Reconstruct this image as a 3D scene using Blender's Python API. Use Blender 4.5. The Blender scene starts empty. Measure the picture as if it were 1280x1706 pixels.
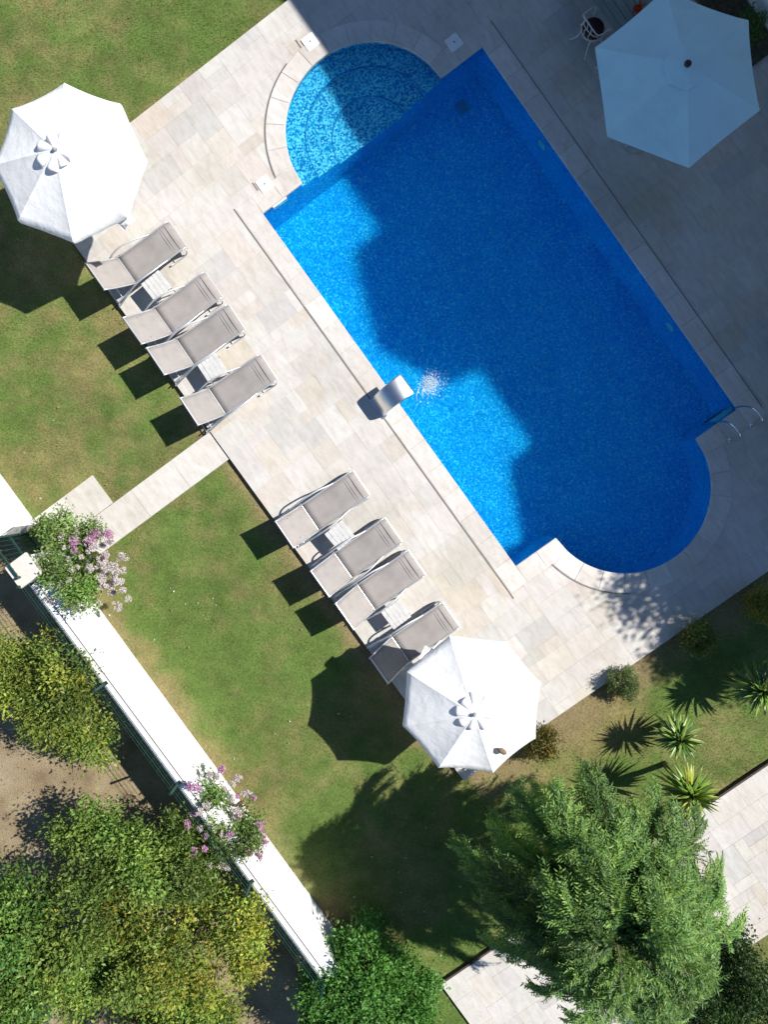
import bpy, bmesh, math, random
import numpy as np
from mathutils import Matrix, Vector

random.seed(7)
rng = np.random.default_rng(11)
scene = bpy.context.scene
C = scene.collection
rad = math.radians

# ------------------------------------------------------------------ camera
# World axes: x runs along the pool's long side, y across it towards the house,
# z up; the deck surface is z = 0 and the pool's corner by the paddling steps is the origin.
H = 15.4
F_PX = 1183.0
ROT = Matrix.Rotation(rad(54.25), 3, 'Z') @ Matrix.Rotation(rad(-3.0), 3, 'X') @ Matrix.Rotation(rad(1.8), 3, 'Y')
CAM = Vector((6.351, -0.744, H))
cam_data = bpy.data.cameras.new('camera')
cam = bpy.data.objects.new('camera', cam_data)
C.objects.link(cam)
cam.matrix_world = Matrix.Translation(CAM) @ ROT.to_4x4()
cam_data.sensor_fit = 'VERTICAL'
cam_data.sensor_height = 36.0
cam_data.lens = F_PX * 36.0 / 1706.0
cam_data.clip_start = 0.1
cam_data.clip_end = 2000.0
scene.camera = cam

# ------------------------------------------------------------------ sky, sun, exposure
SUN_EL, SUN_AZ = 44.5, 74.95            # azimuth counter-clockwise from +x
world = bpy.data.worlds.new('World')
scene.world = world
world.use_nodes = True
wn = world.node_tree.nodes
sky = wn.new('ShaderNodeTexSky')
sky.sky_type = 'NISHITA'
sky.sun_disc = False
sky.sun_elevation = rad(SUN_EL)
sky.sun_rotation = rad(90 - SUN_AZ)
sky.air_density = 1.0
sky.dust_density = 0.0
sky.ozone_density = 7.0
wn['Background'].inputs['Strength'].default_value = 0.075
world.node_tree.links.new(sky.outputs['Color'], wn['Background'].inputs['Color'])
sun_data = bpy.data.lights.new('sun', 'SUN')
sun_data.energy = 5.0
sun_data.angle = rad(0.55)
sun_data.color = (1.0, 0.965, 0.92)
sun = bpy.data.objects.new('sun', sun_data)
C.objects.link(sun)
SUN_DIR = Vector((math.cos(rad(SUN_AZ)) * math.cos(rad(SUN_EL)), math.sin(rad(SUN_AZ)) * math.cos(rad(SUN_EL)), math.sin(rad(SUN_EL))))
sun.rotation_euler = SUN_DIR.to_track_quat('Z', 'Y').to_euler()
sun.location = (20, 40, 40)
vs = scene.view_settings
vs.view_transform = 'Standard'
vs.look = 'None'
vs.exposure = 0.45
vs.gamma = 1.0
vs.use_curve_mapping = False
scene.cycles.max_bounces = 8
scene.cycles.transparent_max_bounces = 12
scene.cycles.caustics_refractive = True
scene.cycles.blur_glossy = 0.30
scene.cycles.sample_clamp_indirect = 0.0

# ------------------------------------------------------------------ helpers
def at(px, py, z=0.0):
    """the point at height z seen at this place of the photograph"""
    d = ROT @ Vector(((px - 640) / F_PX, -(py - 853) / F_PX, -1.0))
    t = (z - H) / d.z
    return CAM + d * t

def link(o, parent=None):
    C.objects.link(o)
    if parent is not None:
        o.parent = parent
    return o

def tag(o, label=None, cat=None, group=None, kind=None):
    if label: o['label'] = label
    if cat: o['category'] = cat
    if group: o['group'] = group
    if kind: o['kind'] = kind
    return o

def empty(name, loc, rz=0.0, label=None, cat=None, group=None):
    o = bpy.data.objects.new(name, None)
    o.empty_display_size = 0.2
    o.location = loc
    o.rotation_euler = (0, 0, rz)
    link(o)
    return tag(o, label, cat, group)

def copy_tree(o, parent=None):
    c = o.copy()
    link(c)
    c.parent = parent
    for ch in list(o.children):
        copy_tree(ch, c)
    return c

class MB:
    """collects shapes and links them as one mesh object"""
    def __init__(self):
        self.v, self.f, self.col = [], [], []
        self.cur = None
    def _add(self, vs_, fs):
        n = len(self.v)
        self.v += [tuple(p) for p in vs_]
        self.f += [tuple(i + n for i in q) for q in fs]
        self.col += [self.cur] * len(vs_)
    def box(self, c, s, m=None):
        x, y, z = s[0] / 2, s[1] / 2, s[2] / 2
        p = [Vector(((-x, x)[i & 1], (-y, y)[i >> 1 & 1], (-z, z)[i >> 2 & 1])) for i in range(8)]
        if m is not None: p = [m @ q for q in p]
        c = Vector(c)
        self._add([q + c for q in p], [(0, 2, 3, 1), (4, 5, 7, 6), (0, 1, 5, 4), (2, 6, 7, 3), (0, 4, 6, 2), (1, 3, 7, 5)])
        return self
    def bbox(self, c, s, r=0.01):
        """box with chamfered vertical and top edges"""
        x, y, z = s[0] / 2, s[1] / 2, s[2] / 2
        ring = lambda e, zz: [(-x + e, -y, zz), (x - e, -y, zz), (x, -y + e, zz), (x, y - e, zz), (x - e, y, zz), (-x + e, y, zz), (-x, y - e, zz), (-x, -y + e, zz)]
        def ring2(e, i, zz):
            xx, yy = x - i, y - i
            return [(-xx + e, -yy, zz), (xx - e, -yy, zz), (xx, -yy + e, zz), (xx, yy - e, zz), (xx - e, yy, zz), (-xx + e, yy, zz), (-xx, yy - e, zz), (-xx, -yy + e, zz)]
        vv = ring(r, -z) + ring(r, z - r) + ring2(r, r * .7, z)
        ff = []
        for k in (0, 8):
            for i in range(8):
                j = (i + 1) % 8
                ff.append((k + i, k + j, k + 8 + j, k + 8 + i))
        ff.append(tuple(range(16, 24)))
        ff.append(tuple(range(7, -1, -1)))
        self._add([(p[0] + c[0], p[1] + c[1], p[2] + c[2]) for p in vv], ff)
        return self
    def prism(self, poly, z0, z1):
        n = len(poly)
        vv = [(p[0], p[1], z0) for p in poly] + [(p[0], p[1], z1) for p in poly]
        ff = [tuple(range(n, 2 * n)), tuple(range(n - 1, -1, -1))]
        for i in range(n):
            j = (i + 1) % n
            ff.append((i, j, n + j, n + i))
        self._add(vv, ff)
        return self
    def tube(self, pts, r, sides=8, caps=True):
        pts = [Vector(p) for p in pts]
        rs = r if isinstance(r, (list, tuple)) else [r] * len(pts)
        n = len(pts)
        vv, ff = [], []
        t0 = (pts[1] - pts[0]).normalized()
        up = Vector((0, 0, 1)) if abs(t0.z) < 0.9 else Vector((1, 0, 0))
        u = t0.cross(up).normalized()
        for i in range(n):
            if i == 0: t = pts[1] - pts[0]
            elif i == n - 1: t = pts[-1] - pts[-2]
            else: t = (pts[i + 1] - pts[i]).normalized() + (pts[i] - pts[i - 1]).normalized()
            t.normalize()
            u = (u - t * u.dot(t))
            if u.length < 1e-5: u = t.orthogonal()
            u.normalize()
            w = t.cross(u)
            for k in range(sides):
                a = 2 * math.pi * k / sides
                vv.append(pts[i] + (u * math.cos(a) + w * math.sin(a)) * rs[i])
        for i in range(n - 1):
            for k in range(sides):
                j = (k + 1) % sides
                ff.append((i * sides + k, i * sides + j, (i + 1) * sides + j, (i + 1) * sides + k))
        if caps:
            ff.append(tuple(range(sides - 1, -1, -1)))
            ff.append(tuple(range((n - 1) * sides, n * sides)))
        self._add(vv, ff)
        return self
    def lathe(self, prof, c=(0, 0, 0), sides=16):
        vv, ff = [], []
        for (r, z) in prof:
            for k in range(sides):
                a = 2 * math.pi * k / sides
                vv.append((c[0] + r * math.cos(a), c[1] + r * math.sin(a), c[2] + z))
        for i in range(len(prof) - 1):
            for k in range(sides):
                j = (k + 1) % sides
                ff.append((i * sides + k, i * sides + j, (i + 1) * sides + j, (i + 1) * sides + k))
        ff.append(tuple(range(sides - 1, -1, -1)))
        ff.append(tuple(range((len(prof) - 1) * sides, len(prof) * sides)))
        self._add(vv, ff)
        return self
    def grid(self, P, thick=0.0):
        """P[i][j] points; optional thickness downwards along z"""
        n, m = len(P), len(P[0])
        vv = [Vector(P[i][j]) for i in range(n) for j in range(m)]
        ff = [(i * m + j, i * m + j + 1, (i + 1) * m + j + 1, (i + 1) * m + j) for i in range(n - 1) for j in range(m - 1)]
        if thick:
            k = n * m
            vv += [p - Vector((0, 0, thick)) for p in vv]
            ff += [tuple(x + k for x in reversed(q)) for q in ff]
            for i in range(n - 1):
                ff.append((i * m, (i + 1) * m, k + (i + 1) * m, k + i * m))
                ff.append((i * m + m - 1, k + i * m + m - 1, k + (i + 1) * m + m - 1, (i + 1) * m + m - 1))
            for j in range(m - 1):
                ff.append((j, k + j, k + j + 1, j + 1))
                a = (n - 1) * m
                ff.append((a + j, a + j + 1, k + a + j + 1, k + a + j))
        self._add(vv, ff)
        return self
    def mesh(self, name, smooth=False):
        me = bpy.data.meshes.new(name)
        me.from_pydata(self.v, [], self.f)
        if smooth:
            me.polygons.foreach_set('use_smooth', [True] * len(me.polygons))
        if self.col and self.col[0] is not None:
            ca = me.color_attributes.new('col', 'FLOAT_COLOR', 'POINT')
            ca.data.foreach_set('color', np.array([tuple(c) + (1.0,) for c in self.col], dtype=np.float32).ravel())
        me.update()
        return me
    def build(self, name, mat, parent=None, loc=None, smooth=False, fix=True):
        me = self.mesh(name, smooth)
        if fix:
            bm = bmesh.new(); bm.from_mesh(me)
            bmesh.ops.recalc_face_normals(bm, faces=bm.faces)
            bm.to_mesh(me); bm.free()
        me.materials.append(mat)
        o = bpy.data.objects.new(name, me)
        link(o, parent)
        if loc is not None: o.location = loc
        return o

def smooth_path(pts, n=6):
    """Catmull-Rom through pts"""
    P = [Vector(p) for p in pts]
    P = [P[0] * 2 - P[1]] + P + [P[-1] * 2 - P[-2]]
    out = []
    for i in range(1, len(P) - 2):
        for k in range(n):
            t = k / n
            a, b, c, d = P[i - 1], P[i], P[i + 1], P[i + 2]
            out.append(0.5 * ((2 * b) + (c - a) * t + (2 * a - 5 * b + 4 * c - d) * t * t + (3 * b - a - 3 * c + d) * t ** 3))
    out.append(P[-2])
    return out

def mesh_np(name, V, Fc, mat, parent=None, col=None, loc=None, smooth=False):
    """fast mesh from arrays: V (n,3), Fc (m,k)"""
    me = bpy.data.meshes.new(name)
    m, k = Fc.shape
    me.vertices.add(len(V)); me.vertices.foreach_set('co', np.ascontiguousarray(V, dtype=np.float32).ravel())
    me.loops.add(m * k); me.loops.foreach_set('vertex_index', np.ascontiguousarray(Fc, dtype=np.int32).ravel())
    me.polygons.add(m); me.polygons.foreach_set('loop_start', np.arange(0, m * k, k, dtype=np.int32))
    if smooth: me.polygons.foreach_set('use_smooth', np.ones(m, dtype=bool))
    if col is not None:
        ca = me.color_attributes.new('col', 'FLOAT_COLOR', 'POINT')
        ca.data.foreach_set('color', np.concatenate([col, np.ones((len(col), 1))], 1).astype(np.float32).ravel())
    me.update(calc_edges=True)
    me.validate()
    me.materials.append(mat)
    o = bpy.data.objects.new(name, me)
    link(o, parent)
    if loc is not None: o.location = loc
    return o

def vnoise(x, y, scale, seed=0):
    """smooth value noise in 0..1"""
    r = np.random.default_rng(seed)
    T = r.random((64, 64))
    u, v = x / scale, y / scale
    i, j = np.floor(u).astype(int), np.floor(v).astype(int)
    fu, fv = u - i, v - j
    fu, fv = fu * fu * (3 - 2 * fu), fv * fv * (3 - 2 * fv)
    g = lambda a, b: T[a % 64, b % 64]
    return (g(i, j) * (1 - fu) + g(i + 1, j) * fu) * (1 - fv) + (g(i, j + 1) * (1 - fu) + g(i + 1, j + 1) * fu) * fv

def fbm(x, y, scale, seed=0, octv=4):
    s, a, t = 0, 1.0, 0
    for k in range(octv):
        s = s + a * vnoise(x, y, scale / 2 ** k, seed + k); t += a; a *= 0.55
    return s / t

# ------------------------------------------------------------------ materials
def mat_new(name):
    m = bpy.data.materials.new(name)
    m.use_nodes = True
    nt = m.node_tree
    return m, nt, nt.nodes, nt.links, nt.nodes['Principled BSDF']

def noise_node(nt, scale, detail=4, rough=0.55, coord='Object'):
    tc = nt.nodes.new('ShaderNodeTexCoord')
    n = nt.nodes.new('ShaderNodeTexNoise')
    n.inputs['Scale'].default_value = scale
    n.inputs['Detail'].default_value = detail
    n.inputs['Roughness'].default_value = rough
    nt.links.new(tc.outputs[coord], n.inputs['Vector'])
    return n

def ramp_node(nt, fac, stops):
    r = nt.nodes.new('ShaderNodeValToRGB')
    e = r.color_ramp.elements
    while len(e) < len(stops): e.new(0.5)
    for el, (p, c) in zip(e, stops):
        el.position = p
        el.color = (c[0], c[1], c[2], 1)
    nt.links.new(fac, r.inputs['Fac'])
    return r

def mix_node(nt, a, b, fac, mode='MIX'):
    m = nt.nodes.new('ShaderNodeMix')
    m.data_type = 'RGBA'
    m.blend_type = mode
    for s, v in ((6, a), (7, b), (0, fac)):
        if hasattr(v, 'is_output') or hasattr(v, 'links'):
            nt.links.new(v, m.inputs[s])
        elif s == 0: m.inputs[0].default_value = v
        else: m.inputs[s].default_value = (v[0], v[1], v[2], 1)
    return m.outputs[2]

def bump_node(nt, height, bsdf, strength=0.3, dist=0.01):
    b = nt.nodes.new('ShaderNodeBump')
    b.inputs['Strength'].default_value = strength
    b.inputs['Distance'].default_value = dist
    nt.links.new(height, b.inputs['Height'])
    nt.links.new(b.outputs['Normal'], bsdf.inputs['Normal'])

def simple(name, col, rough=0.6, metal=0.0, var=0.12, scale=8.0, bump=0.0, spec=0.4, bscale=60):
    m, nt, N, L, B = mat_new(name)
    n = noise_node(nt, scale)
    lo = [c * (1 - var) for c in col]; hi = [min(1, c * (1 + var)) for c in col]
    r = ramp_node(nt, n.outputs['Fac'], [(0.3, lo), (0.7, hi)])
    L.new(r.outputs['Color'], B.inputs['Base Color'])
    B.inputs['Roughness'].default_value = rough
    B.inputs['Metallic'].default_value = metal
    B.inputs['Specular IOR Level'].default_value = spec
    if bump:
        n2 = noise_node(nt, bscale)
        bump_node(nt, n2.outputs['Fac'], B, bump, 0.01)
    return m

def attr_col(nt, name='col'):
    a = nt.nodes.new('ShaderNodeAttribute')
    a.attribute_name = name
    return a.outputs['Color']

def travertine():
    m, nt, N, L, B = mat_new('travertine')
    col = attr_col(nt)
    geo = N.new('ShaderNodeNewGeometry')
    mp = N.new('ShaderNodeMapping'); mp.inputs['Scale'].default_value = (1.0, 2.6, 1.0)
    L.new(geo.outputs['Position'], mp.inputs['Vector'])
    n1 = N.new('ShaderNodeTexNoise'); n1.inputs['Scale'].default_value = 3.2; n1.inputs['Detail'].default_value = 7; n1.inputs['Roughness'].default_value = 0.62
    n1.inputs['Distortion'].default_value = 0.6
    L.new(mp.outputs['Vector'], n1.inputs['Vector'])
    n2 = N.new('ShaderNodeTexNoise'); n2.inputs['Scale'].default_value = 34; n2.inputs['Detail'].default_value = 4
    L.new(geo.outputs['Position'], n2.inputs['Vector'])
    r1 = ramp_node(nt, n1.outputs['Fac'], [(0.28, (0.85, 0.83, 0.79)), (0.5, (0.97, 0.97, 0.96)), (0.72, (1.08, 1.08, 1.08))])
    r2 = ramp_node(nt, n2.outputs['Fac'], [(0.30, (0.86, 0.84, 0.80)), (0.42, (1, 1, 1))])
    c = mix_node(nt, col, r1.outputs['Color'], 1.0, 'MULTIPLY')
    c = mix_node(nt, c, r2.outputs['Color'], 0.7, 'MULTIPLY')
    n3 = N.new('ShaderNodeTexNoise'); n3.inputs['Scale'].default_value = 0.55; n3.inputs['Detail'].default_value = 5
    L.new(geo.outputs['Position'], n3.inputs['Vector'])
    r3 = ramp_node(nt, n3.outputs['Fac'], [(0.34, (0.86, 0.835, 0.79)), (0.56, (1, 1, 1))])
    c = mix_node(nt, c, r3.outputs['Color'], 0.8, 'MULTIPLY')
    L.new(c, B.inputs['Base Color'])
    B.inputs['Roughness'].default_value = 0.62
    B.inputs['Specular IOR Level'].default_value = 0.3
    bump_node(nt, n2.outputs['Fac'], B, 0.25, 0.004)
    return m

def mosaic(name, tones):
    """small blue glass mosaic"""
    m, nt, N, L, B = mat_new(name)
    geo = N.new('ShaderNodeNewGeometry')
    off = N.new('ShaderNodeVectorMath'); off.operation = 'ADD'; off.inputs[1].default_value = (0.0113, 0.0137, 0.0119)
    L.new(geo.outputs['Position'], off.inputs[0])
    sn = N.new('ShaderNodeVectorMath'); sn.operation = 'SNAP'; sn.inputs[1].default_value = (0.034, 0.034, 0.034)
    L.new(off.outputs['Vector'], sn.inputs[0])
    wn_ = N.new('ShaderNodeTexWhiteNoise'); wn_.noise_dimensions = '3D'
    L.new(sn.outputs['Vector'], wn_.inputs['Vector'])
    r = ramp_node(nt, wn_.outputs['Value'], list(zip((0.0, 0.25, 0.5, 0.75, 0.92), tones)))
    r.color_ramp.interpolation = 'CONSTANT'
    n = N.new('ShaderNodeTexNoise'); n.inputs['Scale'].default_value = 1.6; n.inputs['Detail'].default_value = 3
    L.new(geo.outputs['Position'], n.inputs['Vector'])
    r2 = ramp_node(nt, n.outputs['Fac'], [(0.3, (0.85, 0.9, 0.95)), (0.7, (1.05, 1.05, 1.03))])
    c = mix_node(nt, r.outputs['Color'], r2.outputs['Color'], 1.0, 'MULTIPLY')
    L.new(c, B.inputs['Base Color'])
    B.inputs['Roughness'].default_value = 0.25
    B.inputs['Specular IOR Level'].default_value = 0.2
    return m

def water_mat():
    m = bpy.data.materials.new('pool_water')
    m.use_nodes = True
    nt = m.node_tree; N = nt.nodes; L = nt.links
    N.remove(N['Principled BSDF'])
    out = N['Material Output']
    g = N.new('ShaderNodeBsdfGlass'); g.inputs['IOR'].default_value = 1.33; g.inputs['Roughness'].default_value = 0.0
    g.inputs['Color'].default_value = (0.45, 0.95, 1.0, 1)
    L.new(g.outputs['BSDF'], out.inputs['Surface'])
    return m

def leaf_mat(name, trans=0.35, rough=0.45, gloss=0.35, tint=(1.25, 1.35, 0.6)):
    m, nt, N, L, B = mat_new(name)
    col = attr_col(nt)
    L.new(col, B.inputs['Base Color'])
    B.inputs['Roughness'].default_value = rough
    B.inputs['Specular IOR Level'].default_value = gloss
    t = N.new('ShaderNodeBsdfTranslucent')
    tc = mix_node(nt, col, tint, 1.0, 'MULTIPLY')
    L.new(tc, t.inputs['Color'])
    mx = N.new('ShaderNodeMixShader'); mx.inputs['Fac'].default_value = trans
    L.new(B.outputs['BSDF'], mx.inputs[1]); L.new(t.outputs['BSDF'], mx.inputs[2])
    L.new(mx.outputs['Shader'], N['Material Output'].inputs['Surface'])
    return m

def lawn_mat():
    m, nt, N, L, B = mat_new('lawn_turf')
    col = attr_col(nt)
    n = noise_node(nt, 26, 5, 0.7)
    r = ramp_node(nt, n.outputs['Fac'], [(0.3, (0.55, 0.58, 0.5)), (0.7, (1.25, 1.22, 1.15))])
    c = mix_node(nt, col, r.outputs['Color'], 1.0, 'MULTIPLY')
    L.new(c, B.inputs['Base Color'])
    B.inputs['Roughness'].default_value = 0.9
    B.inputs['Specular IOR Level'].default_value = 0.1
    n2 = noise_node(nt, 70, 4, 0.7)
    bump_node(nt, n2.outputs['Fac'], B, 0.7, 0.03)
    return m

def soil_mat():
    m, nt, N, L, B = mat_new('dry_soil')
    n = noise_node(nt, 1.3, 8, 0.65)
    r = ramp_node(nt, n.outputs['Fac'], [(0.3, (0.25, 0.18, 0.105)), (0.5, (0.38, 0.30, 0.185)), (0.7, (0.47, 0.385, 0.25))])
    n2 = noise_node(nt, 40, 6, 0.7)
    r2 = ramp_node(nt, n2.outputs['Fac'], [(0.35, (0.6, 0.58, 0.55)), (0.65, (1.15, 1.15, 1.15))])
    c = mix_node(nt, r.outputs['Color'], r2.outputs['Color'], 1.0, 'MULTIPLY')
    L.new(c, B.inputs['Base Color'])
    B.inputs['Roughness'].default_value = 0.95
    B.inputs['Specular IOR Level'].default_value = 0.1
    bump_node(nt, n2.outputs['Fac'], B, 0.8, 0.04)
    return m

def fabric_mat(name, col, trans=0.25):
    m, nt, N, L, B = mat_new(name)
    n = noise_node(nt, 2.2, 5, 0.6)
    r = ramp_node(nt, n.outputs['Fac'], [(0.3, [c * 0.93 for c in col]), (0.6, col)])
    L.new(r.outputs['Color'], B.inputs['Base Color'])
    B.inputs['Roughness'].default_value = 0.85
    B.inputs['Specular IOR Level'].default_value = 0.15
    n2 = noise_node(nt, 5, 3)
    bump_node(nt, n2.outputs['Fac'], B, 0.6, 0.03)
    if trans:
        t = N.new('ShaderNodeBsdfTranslucent'); t.inputs['Color'].default_value = (col[0], col[1], col[2], 1)
        mx = N.new('ShaderNodeMixShader'); mx.inputs['Fac'].default_value = trans
        L.new(B.outputs['BSDF'], mx.inputs[1]); L.new(t.outputs['BSDF'], mx.inputs[2])
        L.new(mx.outputs['Shader'], N['Material Output'].inputs['Surface'])
    return m

def sling_mat():
    """woven textile: fine threads across the seat"""
    m, nt, N, L, B = mat_new('woven_sling')
    tc = N.new('ShaderNodeTexCoord')
    w = N.new('ShaderNodeTexWave'); w.inputs['Scale'].default_value = 26; w.bands_direction = 'Y'; w.inputs['Distortion'].default_value = 0.6
    L.new(tc.outputs['Object'], w.inputs['Vector'])
    n = noise_node(nt, 3.0, 6, 0.6)
    r = ramp_node(nt, n.outputs['Fac'], [(0.3, (0.27, 0.25, 0.235)), (0.7, (0.35, 0.325, 0.305))])
    r2 = ramp_node(nt, w.outputs['Fac'], [(0.2, (0.93, 0.93, 0.93)), (0.8, (1.04, 1.04, 1.04))])
    oi = N.new('ShaderNodeObjectInfo')
    r3 = ramp_node(nt, oi.outputs['Random'], [(0.0, (0.9, 0.9, 0.9)), (1.0, (1.08, 1.06, 1.04))])
    c = mix_node(nt, r.outputs['Color'], r2.outputs['Color'], 1.0, 'MULTIPLY')
    c = mix_node(nt, c, r3.outputs['Color'], 1.0, 'MULTIPLY')
    L.new(c, B.inputs['Base Color'])
    B.inputs['Roughness'].default_value = 0.8
    B.inputs['Specular IOR Level'].default_value = 0.2
    return m

M = {
    'stone': travertine(), 'mosaic': mosaic('blue_mosaic', [(0.012, 0.33, 0.82), (0.018, 0.43, 0.86), (0.03, 0.51, 0.88), (0.06, 0.60, 0.90), (0.20, 0.74, 0.92)]),
    'nosing': mosaic('dark_blue_mosaic', [(0.01, 0.14, 0.48), (0.02, 0.2, 0.55), (0.04, 0.28, 0.62), (0.08, 0.36, 0.68), (0.2, 0.5, 0.76)]),
    'step_mosaic': mosaic('pale_blue_mosaic', [(0.03, 0.26, 0.60), (0.10, 0.44, 0.72), (0.36, 0.68, 0.83), (0.60, 0.80, 0.88), (0.82, 0.88, 0.90)]), 'water': water_mat(),
    'grout': simple('grout', (0.55, 0.515, 0.47), 0.9, var=0.2, scale=3, bump=0.3),
    'slot': simple('slot_grating', (0.17, 0.145, 0.13), 0.6, var=0.3, scale=40),
    'lawn': lawn_mat(), 'blade': leaf_mat('grass_blade', 0.3, 0.6, 0.2), 'soil': soil_mat(),
    'leaf': leaf_mat('leaf', 0.32, 0.45, 0.35), 'petal': leaf_mat('petal', 0.3, 0.7, 0.1, (1, 1, 1)),
    'blade_leaf': leaf_mat('sword_leaf', 0.15, 0.35, 0.5),
    'bark': simple('bark', (0.13, 0.095, 0.065), 0.9, var=0.35, scale=14, bump=0.8, bscale=25),
    'plaster': simple('white_plaster', (0.80, 0.79, 0.77), 0.85, var=0.05, scale=2.5, bump=0.25, bscale=90),
    'cap': simple('pillar_stone', (0.66, 0.61, 0.53), 0.75, var=0.1, scale=12, bump=0.2),
    'fence': simple('green_fence_paint', (0.008, 0.042, 0.030), 0.4, var=0.2, scale=10, spec=0.5),
    'steel': simple('brushed_steel', (0.78, 0.78, 0.78), 0.33, metal=1.0, var=0.06, scale=30),
    'chrome': simple('chrome', (0.75, 0.75, 0.76), 0.12, metal=1.0, var=0.03),
    'alu': simple('pale_aluminium', (0.60, 0.61, 0.62), 0.38, metal=0.55, var=0.06, scale=6),
    'sling': sling_mat(),
    'seam': simple('sling_seam', (0.30, 0.28, 0.265), 0.8, var=0.1),
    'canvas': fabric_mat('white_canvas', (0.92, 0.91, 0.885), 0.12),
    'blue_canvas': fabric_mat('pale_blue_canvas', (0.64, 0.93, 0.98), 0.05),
    'dark_hole': simple('dark_finial', (0.03, 0.03, 0.035), 0.5),
    'tabletop': simple('pale_resin', (0.56, 0.55, 0.52), 0.55, var=0.1, scale=10),
    'white_plastic': simple('white_plastic', (0.82, 0.82, 0.80), 0.4, var=0.04),
    'wood': simple('weathered_wood', (0.20, 0.13, 0.08), 0.7, var=0.3, scale=20),
    'iron': simple('white_painted_iron', (0.62, 0.60, 0.55), 0.5, var=0.12, scale=20),
    'cushion': simple('dark_red_cushion', (0.05, 0.022, 0.02), 0.9, var=0.3),
    'dining': simple('grey_green_table', (0.17, 0.21, 0.20), 0.45, var=0.12),
    'terracotta': simple('terracotta', (0.42, 0.10, 0.04), 0.7, var=0.2),
    'concrete': simple('base_concrete', (0.40, 0.39, 0.37), 0.8, var=0.15, bump=0.2),
    'roof': simple('roof_tiles', (0.30, 0.13, 0.075), 0.8, var=0.3, scale=5, bump=0.5),
    'glass': simple('window_glass', (0.03, 0.045, 0.055), 0.05, var=0.1, spec=0.8),
    'frame_white': simple('window_frame', (0.75, 0.75, 0.73), 0.5, var=0.04),
    'shutter': simple('shutter_blue_grey', (0.22, 0.28, 0.32), 0.6, var=0.1),
    'foam': leaf_mat('foam_white', 0.25, 0.3, 0.5, (1, 1, 1)),
    'lamp_lens': simple('pool_lamp_lens', (0.62, 0.78, 0.85), 0.2, var=0.05),
}

def tile_tone(r=None):
    r = r or random
    k = r.random()
    if k < 0.52: c = (0.615, 0.58, 0.535)
    elif k < 0.70: c = (0.60, 0.563, 0.512)
    elif k < 0.82: c = (0.605, 0.55, 0.488)
    elif k < 0.93: c = (0.555, 0.53, 0.495)
    else: c = (0.585, 0.53, 0.455)
    j = r.uniform(0.92, 1.02)
    return tuple(min(0.74, v * j * r.uniform(0.985, 1.015)) for v in c)

# ------------------------------------------------------------------ measures of the place
PL, PW = 9.37, 5.80             # pool rectangle
R0 = 1.84                       # radius of both half rounds
Y0 = 2.90                       # their centre line
DX0, DX1, DY0, DY1 = -3.20, 12.58, -3.66, 10.60
COP = 0.40
FLOOR = -1.60
WATER = -0.11
LAWN = -0.10

def arc(cx, cy, r, a0, a1, n):
    return [(cx + r * math.cos(rad(a0 + (a1 - a0) * i / n)), cy + r * math.sin(rad(a0 + (a1 - a0) * i / n))) for i in range(n + 1)]

def pool_outline(g=0.0, n=32):
    """outline of the water, grown outwards by g (counter-clockwise)"""
    r = R0 + g
    s = math.sqrt(max(r * r - g * g, 0))
    t0 = math.degrees(math.asin(g / r)) if g else 0
    pts = [(-g, -g), (PL + g, -g)]
    pts += arc(PL, Y0, r, -90 + t0, 90 - t0, n)
    pts += [(PL + g, PW + g), (-g, PW + g)]
    pts += arc(0, Y0, r, 90 + t0, 270 - t0, n)
    return pts

# ------------------------------------------------------------------ terrain, lawn
def terrain():
    xs = [-400, -12, 26, 400]; ys = [-400, -8.55, 22, 400]
    mb = MB()
    for i in range(3):
        for j in range(3):
            if i == 1 and j == 1: continue
            n = 8 if (i == 1 and j == 0) else 1
            mb._add([(xs[i], ys[j], -0.9), (xs[i + 1], ys[j], -0.9), (xs[i + 1], ys[j + 1], -0.9), (xs[i], ys[j + 1], -0.9)], [(0, 1, 2, 3)])
    # sides of the raised garden
    x0, x1, y0, y1 = -12, 26, -8.55, 22
    for (a, b) in (((x0, y0), (x1, y0)), ((x1, y0), (x1, y1)), ((x1, y1), (x0, y1)), ((x0, y1), (x0, y0))):
        mb._add([(a[0], a[1], -0.9), (b[0], b[1], -0.9), (b[0], b[1], LAWN - 0.01), (a[0], a[1], LAWN - 0.01)], [(0, 1, 2, 3)])
    o = mb.build('terrain', M['soil'], fix=False)
    tag(o, 'bare tan soil of the neighbouring plot beyond the white wall', kind='structure')
terrain()

def edge_dry(x, y):
    d = np.zeros_like(x)
    nz = fbm(x, y, 0.9, 40)
    near = lambda dist, w: np.clip(1 - dist / w, 0, 1)
    d += 1.25 * near(np.abs(y - DY0), 0.55) * (x > 2.2) * (x < 12.4) * (0.35 + nz)
    d += 0.6 * near(np.abs(y - DY0), 0.30) * (x <= 2.2) * (x > -3) * nz
    d += 0.9 * near(np.abs(y + 8.05), 0.75) * (0.3 + nz) * (x > 3)
    d += 1.5 * near(np.abs(x - DX1), 1.35) * (y > -3.5) * (0.25 + nz)
    d += 0.8 * near(np.abs(x - DX0), 0.25) * nz
    d += 0.7 * near(np.abs(x - 16.1), 0.35) * nz
    d += 1.1 * near(np.abs(x - 14.6), 0.6) * (y < -6.0) * nz
    return d

def dryness(x, y):
    d = 1.35 * (fbm(x, y, 1.7, 3) - 0.47) + 1.6 * (fbm(x, y, 0.35, 9) - 0.5) + .16
    d = d + 0.30 * np.clip(-(x + 3.2) / 2.5, 0, 1)            # drier corner by the boundary
    d = d + 0.25 * (x < 3.5) * (y < -3.6)
    return np.clip(d + edge_dry(x, y), 0, 1.3)

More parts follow.
